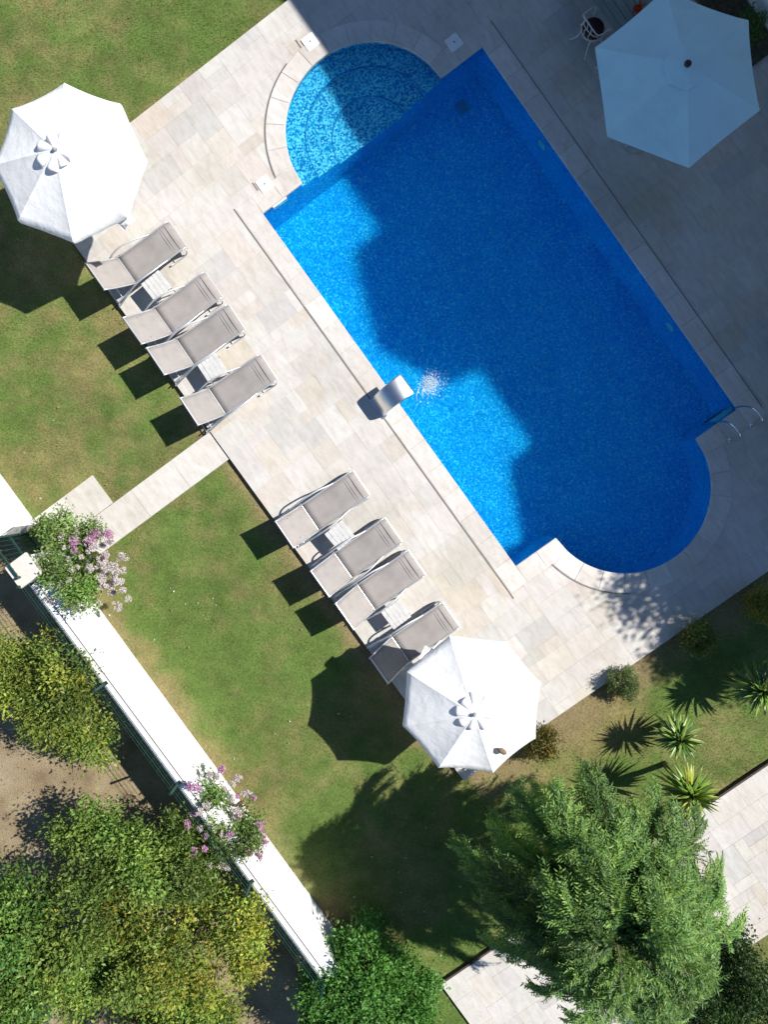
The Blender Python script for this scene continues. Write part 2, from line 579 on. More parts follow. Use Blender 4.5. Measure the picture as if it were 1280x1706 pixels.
GREEN = np.array([0.150, 0.225, 0.058]); DRY = np.array([0.30, 0.26, 0.115]); BROWN = np.array([0.34, 0.25, 0.155])
def lawn_col(x, y, jit=0.0):
    d = dryness(x, y)
    e = np.clip(edge_dry(x, y) - 0.35, 0, 1)
    tone = (0.60 + 0.35 * fbm(x, y, 1.1, 77) + 0.5 * fbm(x, y, 0.25, 88, 3))[:, None]
    t = np.clip(d, 0, 1)[:, None]
    c = (GREEN * (1 - t) + DRY * t) * tone
    c = c * (1 - e[:, None]) + BROWN * e[:, None]
    if jit:
        c = c * (1 + jit * (rng.random((len(x), 1)) - 0.5) * 2)
    return c

def inside_deck(x, y, m=0.0):
    return (x > DX0 + m) & (x < DX1 - m) & (y > DY0 + m)

def lawn():
    st = 0.11
    xs = np.arange(-12, 26.01, st); ys = np.arange(-8.55, 22.01, st)
    X, Y = np.meshgrid(xs, ys, indexing='ij')
    nx, ny = X.shape
    Z = LAWN + 0.03 * (fbm(X, Y, 0.7, 21) - 0.5)
    Z = np.where(((np.abs(Y - DY0) < 0.12) & (X > DX0 - .1) & (X < DX1 + .1)), LAWN - 0.03, Z)
    idx = np.arange(nx * ny).reshape(nx, ny)
    Fq = np.stack([idx[:-1, :-1], idx[1:, :-1], idx[1:, 1:], idx[:-1, 1:]], -1).reshape(-1, 4)
    cx = X.ravel()[Fq].mean(1); cy = Y.ravel()[Fq].mean(1)
    Fq = Fq[~inside_deck(cx, cy, 0.2)]
    used = np.unique(Fq)
    remap = np.full(nx * ny, -1); remap[used] = np.arange(len(used))
    V = np.stack([X.ravel(), Y.ravel(), Z.ravel()], 1)[used]
    o = mesh_np('lawn', V, remap[Fq], M['lawn'], col=lawn_col(V[:, 0], V[:, 1]) * 0.85, smooth=True)
    tag(o, 'mown lawn with dry yellow patches around the pool terrace', kind='structure')
    # grass blades
    n = 330000
    x = rng.uniform(-8.5, 21.5, n); y = rng.uniform(-8.2, 9.0, n)
    w = (rng.random(n) > 0.85 * np.clip(edge_dry(x, y) - 0.2, 0, 1))
    ok = ~inside_deck(x, y, -0.015) & ~((x > 16.05) & (x < 19.3) & (y > -6.9)) & w
    ok &= ~((x > WALK_X0 - .02) & (x < WALK_X1 + .02) & (y > -8.2) & (y < DY0)) & ~((x > PAD[0] - .02) & (x < PAD[1] + .02) & (y > PAD[2] - .02) & (y < PAD[3] + .02))
    x, y = x[ok], y[ok]; n = len(x)
    a = rng.uniform(0, 2 * np.pi, n); L_ = rng.uniform(0.02, 0.05, n); lean = rng.uniform(0.3, 1.0, n)
    wd = rng.uniform(0.004, 0.008, n)
    base = np.stack([x, y, np.full(n, LAWN - 0.012)], 1)
    side = np.stack([-np.sin(a), np.cos(a), np.zeros(n)], 1) * wd[:, None]
    tip = base + np.stack([np.cos(a) * lean * L_, np.sin(a) * lean * L_, 0.028 + L_ * 0.8], 1)
    V = np.concatenate([base - side, base + side, tip], 0)
    Fq = np.stack([np.arange(n), np.arange(n) + n, np.arange(n) + 2 * n], 1)
    c = lawn_col(x, y, 0.35) * 1.25
    o = mesh_np('grass', V, Fq, M['blade'], col=np.concatenate([c, c, c], 0))
    tag(o, 'short green and straw coloured grass blades of the lawn', 'grass', kind='stuff')
    # pale petals and dry leaves lying about
    n = 150
    x = rng.uniform(-6, 16, n); y = rng.uniform(-8.0, -3.7, n)
    keep = (rng.random(n) < np.where((x > 3) & (y < -5.5), 0.9, 0.3))
    x, y = x[keep], y[keep]; n = len(x)
    base = np.stack([x, y, np.full(n, LAWN + 0.045)], 1)
    D = rng.normal(size=(n, 3)); D[:, 2] *= 0.2; D /= np.linalg.norm(D, axis=1)[:, None]
    S = np.cross(D, [0, 0, 1.0]); S /= np.linalg.norm(S, axis=1)[:, None]
    L_ = rng.uniform(0.012, 0.03, n)[:, None]
    V = np.concatenate([base - D * L_, base + S * L_ * .7, base + D * L_, base - S * L_ * .7], 0)
    i = np.arange(n)
    c = np.where(rng.random((n, 1)) < 0.6, [[0.72, 0.66, 0.66]], [[0.42, 0.30, 0.16]])
    o = mesh_np('fallen_petals', V, np.stack([i, i + n, i + 2 * n, i + 3 * n], 1), M['petal'], col=np.tile(c, (4, 1)))
    tag(o, 'pale fallen petals and dry leaves scattered over the lawn', 'petals', kind='stuff')

_p = [at(345, 728, -0.04), at(381, 774, -0.04), at(182, 837, -0.04), at(187, 899, -0.04)]
WALK_X0 = (_p[0].x + _p[2].x) / 2; WALK_X1 = (_p[1].x + _p[3].x) / 2
_q = [at(86, 839, -0.07), at(155, 794, -0.07)]
PAD = (( _q[0].x + _q[1].x) / 2, WALK_X1 - 0.02, -8.0, _q[1].y)
lawn()

# ------------------------------------------------------------------ terrace with its stone tiles
def clip_poly(poly, nx, ny, d):
    """keep the side nx*x+ny*y <= d"""
    out = []
    for i in range(len(poly)):
        p, q = poly[i], poly[(i + 1) % len(poly)]
        sp, sq = nx * p[0] + ny * p[1] - d, nx * q[0] + ny * q[1] - d
        if sp <= 1e-9: out.append(p)
        if (sp < -1e-9 and sq > 1e-9) or (sp > 1e-9 and sq < -1e-9):
            t = sp / (sp - sq)
            out.append((p[0] + t * (q[0] - p[0]), p[1] + t * (q[1] - p[1])))
    return out

def area(p):
    return 0.5 * abs(sum(p[i][0] * p[(i + 1) % len(p)][1] - p[(i + 1) % len(p)][0] * p[i][1] for i in range(len(p)))) if len(p) > 2 else 0

def subtract_convex(pieces, hull):
    """pieces minus a convex counter-clockwise polygon"""
    out = []
    for piece in pieces:
        cur = piece
        for i in range(len(hull)):
            if not cur: break
            a, b = hull[i], hull[(i + 1) % len(hull)]
            nx, ny = (b[1] - a[1]), -(b[0] - a[0])       # outward normal
            ln = math.hypot(nx, ny)
            if ln < 1e-9: continue
            nx, ny = nx / ln, ny / ln
            d = nx * a[0] + ny * a[1]
            o = clip_poly(cur, -nx, -ny, -d)
            if area(o) > 1e-5: out.append(o)
            cur = clip_poly(cur, nx, ny, d)
            if area(cur) < 1e-6: cur = None
    return out

def tile_layout(x0, x1, y0, y1, cell, seed):
    r = random.Random(seed)
    nx, ny = int(math.ceil((x1 - x0) / cell)), int(math.ceil((y1 - y0) / cell))
    occ = [[False] * ny for _ in range(nx)]
    sizes = [(3, 2), (2, 3), (3, 2), (2, 2), (2, 3), (2, 2), (2, 1), (1, 2)]
    res = []
    for j in range(ny):
        for i in range(nx):
            if occ[i][j]: continue
            opts = sizes[:]; r.shuffle(opts); opts += [(2, 1), (1, 2), (1, 1)]
            for (w, h) in opts:
                if i + w <= nx and j + h <= ny and all(not occ[i + a][j + b] for a in range(w) for b in range(h)):
                    for a in range(w):
                        for b in range(h): occ[i + a][j + b] = True
                    res.append((x0 + i * cell, min(x1, x0 + (i + w) * cell), y0 + j * cell, min(y1, y0 + (j + h) * cell)))
                    break
    return res

def in_view(x, y):
    d = ROT.transposed() @ (Vector((x, y, 0)) - CAM)
    u, v = d.x / -d.z * F_PX, d.y / -d.z * F_PX
    return abs(u) < 650 and abs(v) < 860

def lay_tiles(parent, rects, hulls, top, gap, max_parts, seed, thick=0.02, tone=tile_tone):
    r = random.Random(seed)
    tiles = []
    for (a, b, c, d) in rects:
        g = gap / 2
        poly = [(a + g, c + g), (b - g, c + g), (b - g, d - g), (a + g, d - g)]
        if area(poly) < 0.004: continue
        pcs = [poly]
        for h in hulls: pcs = subtract_convex(pcs, h)
        pcs = [p for p in pcs if area(p) > 0.0015]
        if pcs: tiles.append((pcs, sum(area(p) for p in pcs), ((a + b) / 2, (c + d) / 2)))
    tiles.sort(key=lambda t: (-int(in_view(*t[2])), -t[1]))
    rest = MB()
    for k, (pcs, ar, ctr) in enumerate(tiles):
        col = tone(r)
        dz = r.uniform(-0.0012, 0.0012)
        mb = MB() if k < max_parts else rest
        mb.cur = col
        cx, cy = ctr if k < max_parts else (0, 0)
        for p in pcs:
            mb.prism([(q[0] - cx, q[1] - cy) for q in p], top - thick + dz, top + dz)
        if k < max_parts:
            mb.build('tile', M['stone'], parent, (cx, cy, 0), fix=False)
    if rest.v:
        tag(rest.build('tile_paving', M['stone'], parent, fix=False), kind='stuff')

def slab_with_hole(name, outer, hole, z, depth, mat):
    bm = bmesh.new()
    def loop(pts):
        vs_ = [bm.verts.new((p[0], p[1], z)) for p in pts]
        return [bm.edges.new((vs_[i], vs_[(i + 1) % len(vs_)])) for i in range(len(vs_))]
    e1 = loop(outer); e2 = loop(hole) if hole else []
    bmesh.ops.triangle_fill(bm, edges=e1 + e2, use_beauty=True)
    for e in e1:
        a, b = e.verts
        c = bm.verts.new((b.co.x, b.co.y, z - depth)); d = bm.verts.new((a.co.x, a.co.y, z - depth))
        bm.faces.new((a, b, c, d))
    bmesh.ops.recalc_face_normals(bm, faces=bm.faces)
    for f in bm.faces:
        if abs(f.normal.z) > 0.9 and f.normal.z < 0: f.normal_flip()
    me = bpy.data.meshes.new(name); bm.to_mesh(me); bm.free()
    me.materials.append(mat)
    return link(bpy.data.objects.new(name, me))

deck = slab_with_hole('pool_deck', [(DX0 + .01, DY0 + .01), (DX1 - .01, DY0 + .01), (DX1 - .01, DY1 - .02), (DX0 + .01, DY1 - .02)], pool_outline(0.02), -0.0045, 0.14, M['grout'])
tag(deck, 'cream travertine terrace round the pool', kind='structure')
# tiles run a little under the coping
hull_rect = [(-.2, -.2), (PL + .2, -.2), (PL + .2, PW + .2), (-.2, PW + .2)]
hull_c1 = arc(0, Y0, R0 + .2, 90, 270, 16)
hull_c2 = arc(PL, Y0, R0 + .2, -90, 90, 16)
lay_tiles(deck, tile_layout(DX0, DX1, DY0, DY1 - .02, 0.255, 5), [hull_rect, hull_c1, hull_c2], 0.0, 0.0035, 300, 21)

# ------------------------------------------------------------------ pool: basin, coping, water
def basin():
    bm = bmesh.new()
    top = -0.012
    steps = [(R0, 1.42, -0.26), (1.42, 0.86, -0.42), (0.86, 0.0, -0.58)]
    n = 40
    def face(pts, mi=0):
        bm.faces.new([bm.verts.new(p) for p in pts]).material_index = mi
    # main floor with the far half round
    floor = [(0, 0), (PL, 0)] + arc(PL, Y0, R0, -90, 90, n) + [(PL, PW), (0, PW)]
    face([(p[0], p[1], FLOOR) for p in floor])
    wall = [(0, Y0 - R0), (0, 0), (PL, 0)] + arc(PL, Y0, R0, -90, 90, n) + [(PL, PW), (0, PW), (0, Y0 + R0)]
    for p, q in zip(wall[:-1], wall[1:]):
        if math.dist(p, q) < 1e-6: continue
        face([(p[0], p[1], FLOOR), (p[0], p[1], top), (q[0], q[1], top), (q[0], q[1], FLOOR)])
    # paddling steps in the near half round
    for k, (ro, ri, z) in enumerate(steps):
        A = arc(0, Y0, ro, 90, 270, n)
        zt = top if k == 0 else steps[k - 1][2]
        for p, q in zip(A[:-1], A[1:]):
            face([(p[0], p[1], z), (p[0], p[1], zt), (q[0], q[1], zt), (q[0], q[1], z)], 1)
        if ri:
            B_ = arc(0, Y0, ri, 90, 270, n)
            for i in range(n):
                face([(A[i][0], A[i][1], z), (A[i + 1][0], A[i + 1][1], z), (B_[i + 1][0], B_[i + 1][1], z), (B_[i][0], B_[i][1], z)], 1)
        else:
            face([(p[0], p[1], z) for p in A], 1)
        # riser towards the deep part
        for s in (-1, 1):
            a_, b_ = Y0 + s * ro, Y0 + s * ri
            if ri: face([(0, a_, FLOOR), (0, b_, FLOOR), (0, b_, z), (0, a_, z)])
        if not ri: face([(0, Y0 - ro, FLOOR), (0, Y0 + ro, FLOOR), (0, Y0 + ro, z), (0, Y0 - ro, z)])
    bmesh.ops.remove_doubles(bm, verts=bm.verts, dist=1e-5)
    bmesh.ops.recalc_face_normals(bm, faces=bm.faces)
    me = bpy.data.meshes.new('pool_basin'); bm.to_mesh(me); bm.free()
    me.materials.append(M['mosaic']); me.materials.append(M['step_mosaic'])
    o = link(bpy.data.objects.new('pool_basin', me))
    tag(o, 'pool basin lined with blue mosaic and rounded entry steps', kind='structure')
    for ro, z in ((1.42, -0.26), (0.86, -0.42)):          # darker nosing on the step edges
        mb = MB()
        A, B_ = arc(0, Y0, ro + .018, 90, 270, n), arc(0, Y0, ro - .006, 90, 270, n)
        for i in range(n):
            mb.prism([A[i], A[i + 1], B_[i + 1], B_[i]], z - .02, z + .005)
        mb.build('step_nosing', M['nosing'], o)
basin()

def water():
    st = 0.03
    xs = np.arange(-2.0, 11.5, st); ys_ = np.arange(-0.1, 6.0, st)
    X, Y = np.meshgrid(xs, ys_, indexing='ij')
    nx, ny = X.shape
    Z = WATER + 0.011 * (fbm(X, Y, 0.30, 61, 2) - .5) + 0.0065 * (fbm(X + .3 * Y, Y - .2 * X, 0.15, 71, 2) - .5)
    c_ = at(710, 642, WATER); rr_ = np.hypot(X - c_.x, Y - c_.y)          # rings spreading from the spout water
    Z = Z + 0.012 * np.sin(rr_ * 26) * np.exp(-rr_ * 1.9)
    idx = np.arange(nx * ny).reshape(nx, ny)
    Fq = np.stack([idx[:-1, :-1], idx[1:, :-1], idx[1:, 1:], idx[:-1, 1:]], -1).reshape(-1, 4)
    cx = X.ravel()[Fq].mean(1); cy = Y.ravel()[Fq].mean(1)
    g = .03
    ok = ((cx > -g) & (cx < PL + g) & (cy > -g) & (cy < PW + g)) | (np.hypot(cx, cy - Y0) < R0 + g) | (np.hypot(cx - PL, cy - Y0) < R0 + g)
    Fq = Fq[ok]
    used = np.unique(Fq); remap = np.full(nx * ny, -1); remap[used] = np.arange(len(used))
    o = mesh_np('pool_water', np.stack([X.ravel(), Y.ravel(), Z.ravel()], 1)[used], remap[Fq], M['water'], smooth=True)
    tag(o, 'clear blue pool water with small ripples', kind='structure')
water()

cop_parent = empty('pool_coping', (0, 0, 0))
tag(cop_parent, 'pale stone coping round the pool edge', kind='structure')
def coping():
    r = random.Random(3)
    def tone():
        j = r.uniform(0.93, 1.05)
        c = r.choice([(0.655, 0.61, 0.565), (0.665, 0.625, 0.585), (0.645, 0.60, 0.555)])
        return tuple(v * j for v in c)
    zt, zb = 0.008, -0.045
    def stone(poly, z=zt):
        mb = MB(); mb.cur = tone()
        cx = sum(p[0] for p in poly) / len(poly); cy = sum(p[1] for p in poly) / len(poly)
        q = [(p[0] - cx, p[1] - cy) for p in poly]
        q2 = [(p[0] * (1 - .012 / max(.1, math.hypot(*p))), p[1] * (1 - .012 / max(.1, math.hypot(*p)))) for p in q]
        nn = len(q)
        vv = [(p[0], p[1], zb) for p in q] + [(p[0], p[1], z - .008) for p in q] + [(p[0], p[1], z) for p in q2]
        ff = [tuple(range(2 * nn, 3 * nn)), tuple(range(nn - 1, -1, -1))]
        for a in (0, nn):
            for i in range(nn):
                j = (i + 1) % nn
                ff.append((a + i, a + j, a + nn + j, a + nn + i))
        mb._add(vv, ff)
        mb.build('coping_stone', M['stone'], cop_parent, (cx, cy, 0), fix=False)
    gp = 0.002
    ov = 0.025                                   # nosing over the water
    def run(x0, x1, y0, y1, along):
        ln = (x1 - x0) if along == 'x' else (y1 - y0)
        k = max(1, round(ln / 0.62))
        for i in range(k):
            if along == 'x': stone([(x0 + ln * i / k + gp, y0), (x0 + ln * (i + 1) / k - gp, y0), (x0 + ln * (i + 1) / k - gp, y1), (x0 + ln * i / k + gp, y1)])
            else: stone([(x0, y0 + ln * i / k + gp), (x1, y0 + ln * i / k + gp), (x1, y0 + ln * (i + 1) / k - gp), (x0, y0 + ln * (i + 1) / k - gp)])
    run(-COP, PL + COP, -COP, ov, 'x')
    run(-COP, PL + COP, PW - ov, PW + COP, 'x')
    for (x0, x1) in ((-COP, ov), (PL - ov, PL + COP)):
        run(x0, x1, ov + gp, Y0 - R0 + ov, 'y')
        run(x0, x1, Y0 + R0 - ov, PW - ov - gp, 'y')
    for cx, a0 in ((0, 90), (PL, -90)):
        k = 11
        d0 = 11.0                                 # the ring butts against the straight runs
        for i in range(k):
            t0 = a0 + d0 + (180 - 2 * d0) * i / k + .06; t1 = a0 + d0 + (180 - 2 * d0) * (i + 1) / k - .06
            stone(arc(cx, Y0, R0 - ov, t0, t1, 4) + arc(cx, Y0, R0 + COP, t1, t0, 4), zt + .003)
        for s in (-1, 1):                         # wedge pieces by the corners
            sg = -1 if cx == 0 else 1
            t = (a0 + d0) if (s == 1) == (cx == 0) else (a0 + 180 - d0)
            e = [(cx + (R0 - ov) * math.cos(rad(t)), Y0 + (R0 - ov) * math.sin(rad(t))), (cx + (R0 + COP) * math.cos(rad(t)), Y0 + (R0 + COP) * math.sin(rad(t)))]
            c0 = (cx, Y0 + s * (R0 - ov)); 
            poly = [c0, e[0], e[1], (cx + sg * COP, Y0 + s * (R0 + COP) * 0.975), (cx, Y0 + s * (R0 + COP) * 0.985)]
            if area(poly) > 0.01:
                ar2 = sum(poly[i][0] * poly[(i + 1) % 5][1] - poly[(i + 1) % 5][0] * poly[i][1] for i in range(5))
                stone(poly if ar2 > 0 else poly[::-1], zt + .0015)
coping()

# slot drains along the coping
def slot(poly_in, poly_out, label, name='slot_drain'):
    mb = MB()
    for i in range(len(poly_in) - 1):
        mb.prism([poly_in[i], poly_in[i + 1], poly_out[i + 1], poly_out[i]], -0.008, 0.0055)
    tag(mb.build(name, M['slot']), label, 'drain', 'slot drains along the coping')
def slot_line(x0, x1, y, w, label):
    n = 12
    slot([(x0 + (x1 - x0) * i / n, y - w / 2) for i in range(n + 1)], [(x0 + (x1 - x0) * i / n, y + w / 2) for i in range(n + 1)], label)
slot_line(-0.42, 9.90, -COP - 0.022, 0.026, 'long straight dark slot drain between pool and sun loungers')
slot_line(-0.30, 9.60, PW + COP + 0.02, 0.012, 'straight slot drain on the shaded house side of the pool')
slot(arc(0, Y0, R0 + COP + .006, 196, 262, 18), arc(0, Y0, R0 + COP + .030, 196, 262, 18), 'curved dark slot drain round the shallow step end')
slot(arc(PL, Y0, R0 + COP + .006, -80, -33, 18), arc(PL, Y0, R0 + COP + .028, -80, -33, 18), 'curved dark slot drain at the deep rounded pool end')
for (px_, py_, lab) in ((425, 311, 'short slot drain beside the skimmer lid nearest the loungers'), (497, 73, 'short slot drain beside the skimmer lid at the shadow edge')):
    p = at(px_, py_)
    slot_line(p.x - .10, p.x + .10, p.y, 0.026, lab)

# skimmer lids
for (px_, py_, lab) in ((441, 307, 'white square skimmer lid on the sunlit corner by the paddling steps'),
                        (517, 70, 'white square skimmer lid where the house shadow begins'),
                        (757, 71, 'white square skimmer lid lying in the shade beside the pool')):
    p = at(px_, py_)
    e = empty('skimmer_box', (p.x, p.y, 0.009), 0, lab, 'lid', 'skimmer lids')
    MB().bbox((0, 0, 0.006), (0.30, 0.30, 0.016), 0.012).build('lid', M['white_plastic'], e)
    MB().lathe([(0.018, 0.0), (0.018, 0.004)], (0, 0, 0.0142), 12).build('finger_hole', M['slot'], e)

# skimmer mouths, lamps, main drain in the basin
def skimmer_mouth(x, y, axis, lab, w=0.36):
    e = empty('skimmer_mouth', (x, y, -0.12), 0 if axis == 'y' else math.pi / 2, lab, 'skimmer')
    mb = MB()
    mb.box((0, 0, 0.062), (0.05, w, 0.035)).box((0, 0, -0.055), (0.05, w, 0.035))
    mb.box((0, w / 2 - .015, 0), (0.05, 0.03, 0.09)).box((0, -w / 2 + .015, 0), (0.05, 0.03, 0.09))
    mb.build('frame', M['white_plastic'], e)
    MB().box((-0.012, 0, 0), (0.008, w - .05, 0.085)).build('flap', M['white_plastic'], e)
_m = at(462, 332, -0.1)
skimmer_mouth(0.028, _m.y, 'y', 'white skimmer mouth in the pool wall by the sunny corner')
for (px_, py_, lab) in ((905, 243, 'round pool lamp in the shaded wall nearest the shade umbrella'), (1117, 543, 'round pool lamp in the shaded wall nearest the ladder')):
    p = at(px_, py_, -0.55)
    e = empty('pool_lamp', (p.x, PW, -0.55), 0, lab, 'lamp', 'underwater pool lamps')
    rot = Matrix.Rotation(rad(90), 4, 'X')
    for nm, prof, mt in (('ring', [(0.13, -.01), (0.13, 0.025), (0.105, 0.04), (0.10, 0.03)], 'white_plastic'), ('lens', [(0.098, 0.0), (0.095, 0.034), (0.06, 0.05), (0.01, 0.055)], 'lamp_lens')):
        o = MB().lathe(prof, (0, 0, 0), 20).build(nm, M[mt], e, smooth=True)
        o.data.transform(rot)
p = at(767, 195, FLOOR)
e = empty('floor_drain', (p.x, p.y, FLOOR), 0, 'square grating of the main drain on the deep pool floor', 'drain')
MB().bbox((0, 0, 0.012), (0.30, 0.30, 0.024), 0.01).build('cover', simple('drain_cover', (0.03, 0.36, 0.66), 0.5), e)
for k in range(5):
    MB().box((-.1 + .05 * k, 0, 0.0255), (0.016, 0.22, 0.004)).build('slot', M['slot'], e)

# ------------------------------------------------------------------ garden path, stepping walk
GP = (16.1, 19.25, -6.80, 16.0)
path = slab_with_hole('garden_path', [(GP[0] + .01, GP[2] + .01), (GP[1] - .01, GP[2] + .01), (GP[1] - .01, GP[3]), (GP[0] + .01, GP[3])], None, -0.0165, 0.12, M['grout'])
tag(path, 'cream stone path in the corner behind the feathery tree', kind='structure')
lay_tiles(path, tile_layout(GP[0], GP[1], GP[2], 9.0, 0.255, 9), [], -0.012, 0.004, 260, 31)
gap_strip = MB()  # dark brown strip: the path edge gap and its shadow put in as colour
gap_strip.box((GP[0] - 0.03, 4.6, -0.05), (0.04, 22.8, 0.10))
tag(gap_strip.build('path_gap_shadow', simple('shadowed_gap_brown', (0.075, 0.052, 0.04), 0.8, var=0.3, scale=12)), 'dark brown strip for the shadowed gap between lawn and stone path', kind='structure')

walk = slab_with_hole('stepping_walk', [(WALK_X0, -8.0), (WALK_X1, -8.0), (WALK_X1, DY0 - .015), (WALK_X0, DY0 - .015)], None, -0.050, 0.08, M['grout'])
tag(walk, 'narrow pale stone walk from the terrace to the garden gate', kind='structure')
def slab_tone(r):
    j = r.uniform(0.95, 1.04); return (0.63 * j, 0.595 * j, 0.54 * j)
ys = [DY0 - .02, -4.75, -5.85, -6.9, -8.0]
lay_tiles(walk, [(WALK_X0, WALK_X1, ys[i + 1], ys[i]) for i in range(4)], [], -0.038, 0.006, 50, 5, tone=slab_tone)
padm = slab_with_hole('gate_landing', [(PAD[0], PAD[2]), (WALK_X0 - .012, PAD[2]), (WALK_X0 - .012, PAD[3]), (PAD[0], PAD[3])], None, -0.062, 0.08, M['grout'])
tag(padm, 'square pale stone landing beside the walk near the gate', kind='structure')
lay_tiles(padm, [(PAD[0], WALK_X0 - .012, PAD[3] - .8, PAD[3]), (PAD[0], WALK_X0 - .012, PAD[2], PAD[3] - .8)], [], -0.052, 0.006, 50, 6, tone=slab_tone)

# ------------------------------------------------------------------ boundary wall, pillar, fence
WY0, WY1, WTOP = -8.48, -8.03, 0.92
def wall(x0, x1, lab):
    e = empty('boundary_wall', (x0, (WY0 + WY1) / 2, LAWN - .5), 0, lab, 'wall', 'white boundary walls')
    ln = x1 - x0
    nseg = max(2, int(ln / 0.5))
    # plastered body with slightly wavy faces
    P = []
    prof = [(-.21, -.4), (-.212, .5), (-.208, 1.0), (-.21, WTOP - LAWN + .5 - .07), (.21, WTOP - LAWN + .5 - .07), (.208, 1.0), (.212, .5), (.21, -.4)]
    for i in range(nseg + 1):
        x = ln * i / nseg
        P.append([(x, q[0] + random.uniform(-.003, .003), q[1]) for q in prof])
    MB().grid(P).box((0.002, 0, .7), (.004, .40, 1.3)).box((ln - .002, 0, .7), (.004, .40, 1.3)).build('body', M['plaster'], e)
    MB().bbox((ln / 2, 0, WTOP - LAWN + .5 - .034), (ln + .02, .45, .07), .012).build('coping', M['plaster'], e)
    return e
gate_x0 = at(40, 862, WTOP).x
wall_x = at(110, 1035, WTOP).x
wall(-9.0, gate_x0, 'white plastered boundary wall at the left beyond the gate pillar')
wall(3.55, 14.05, 'long white plastered boundary wall between lawn and neighbouring shrubs')
pp = at(37, 951, 1.35)
e = empty('gate_pillar', (pp.x, pp.y, -0.6), 0, 'square white pillar with flat beige cap beside the flowering shrub', 'pillar')
MB().bbox((0, 0, .94), (.44, .44, 1.88), .01).build('shaft', M['plaster'], e)
MB().bbox((0, 0, 1.92), (.54, .54, .075), .015).build('cap', M['cap'], e)

def fence(x0, x1, y, z0, h, step, lab):
    e = empty('mesh_fence', (x0, y, z0), 0, lab, 'fence', 'green wire fences on the wall')
    ln = x1 - x0
    n = max(1, round(ln / step))
    for i in range(n + 1):
        x = ln * i / n
        pst = MB().bbox((x, 0, h / 2), (.05, .05, h), .006).bbox((x, .02, .012), (.08, .09, .02), .004).build('post', M['fence'], e)
        MB().bbox((x, 0, h + .012), (.062, .062, .024), .008).build('cap', M['fence'], pst)
    for k in range(5):
        z = 0.06 + (h - .1) * k / 4
        MB().tube([(0, .018, z), (ln, .018, z)], .0045 if k % 3 else .008, 6).build('wire', M['fence'], e)
    MB().tube([(0, .12, .012), (ln, .12, .012)], .009, 6).build('cable', M['slot'], e)
    mb = MB()
    x = 0.05
    while x < ln:
        mb.box((x, .012, h / 2), (.004, .004, h - .06)); x += 0.22
    tag(mb.build('wire_mesh', M['fence'], e, fix=False), kind='stuff')
fence(3.6, 14.0, -8.42, WTOP, .50, 2.6, 'dark green wire fence along the long white wall')
fence(-8.9, gate_x0 - .05, -8.42, WTOP, .50, 2.6, 'dark green wire fence on the wall section at the left')
ge = empty('garden_gate', (gate_x0 + .04, -8.30, -0.1), 0, 'dark green barred gate half hidden under the flowering shrub', 'gate')
for k in range(2): MB().bbox((0.03 + .96 * k, 0, .8), (.05, .05, 1.6), .006).build('stile', M['fence'], ge)
for k in range(3): MB().box((.51, 0, .12 + .7 * k), (.9, .035, .04)).build('rail', M['fence'], ge)
for k in range(8): MB().tube([(.12 + .11 * k, 0, .1), (.12 + .11 * k, 0, 1.55)], .009, 6).build('bar', M['fence'], ge)

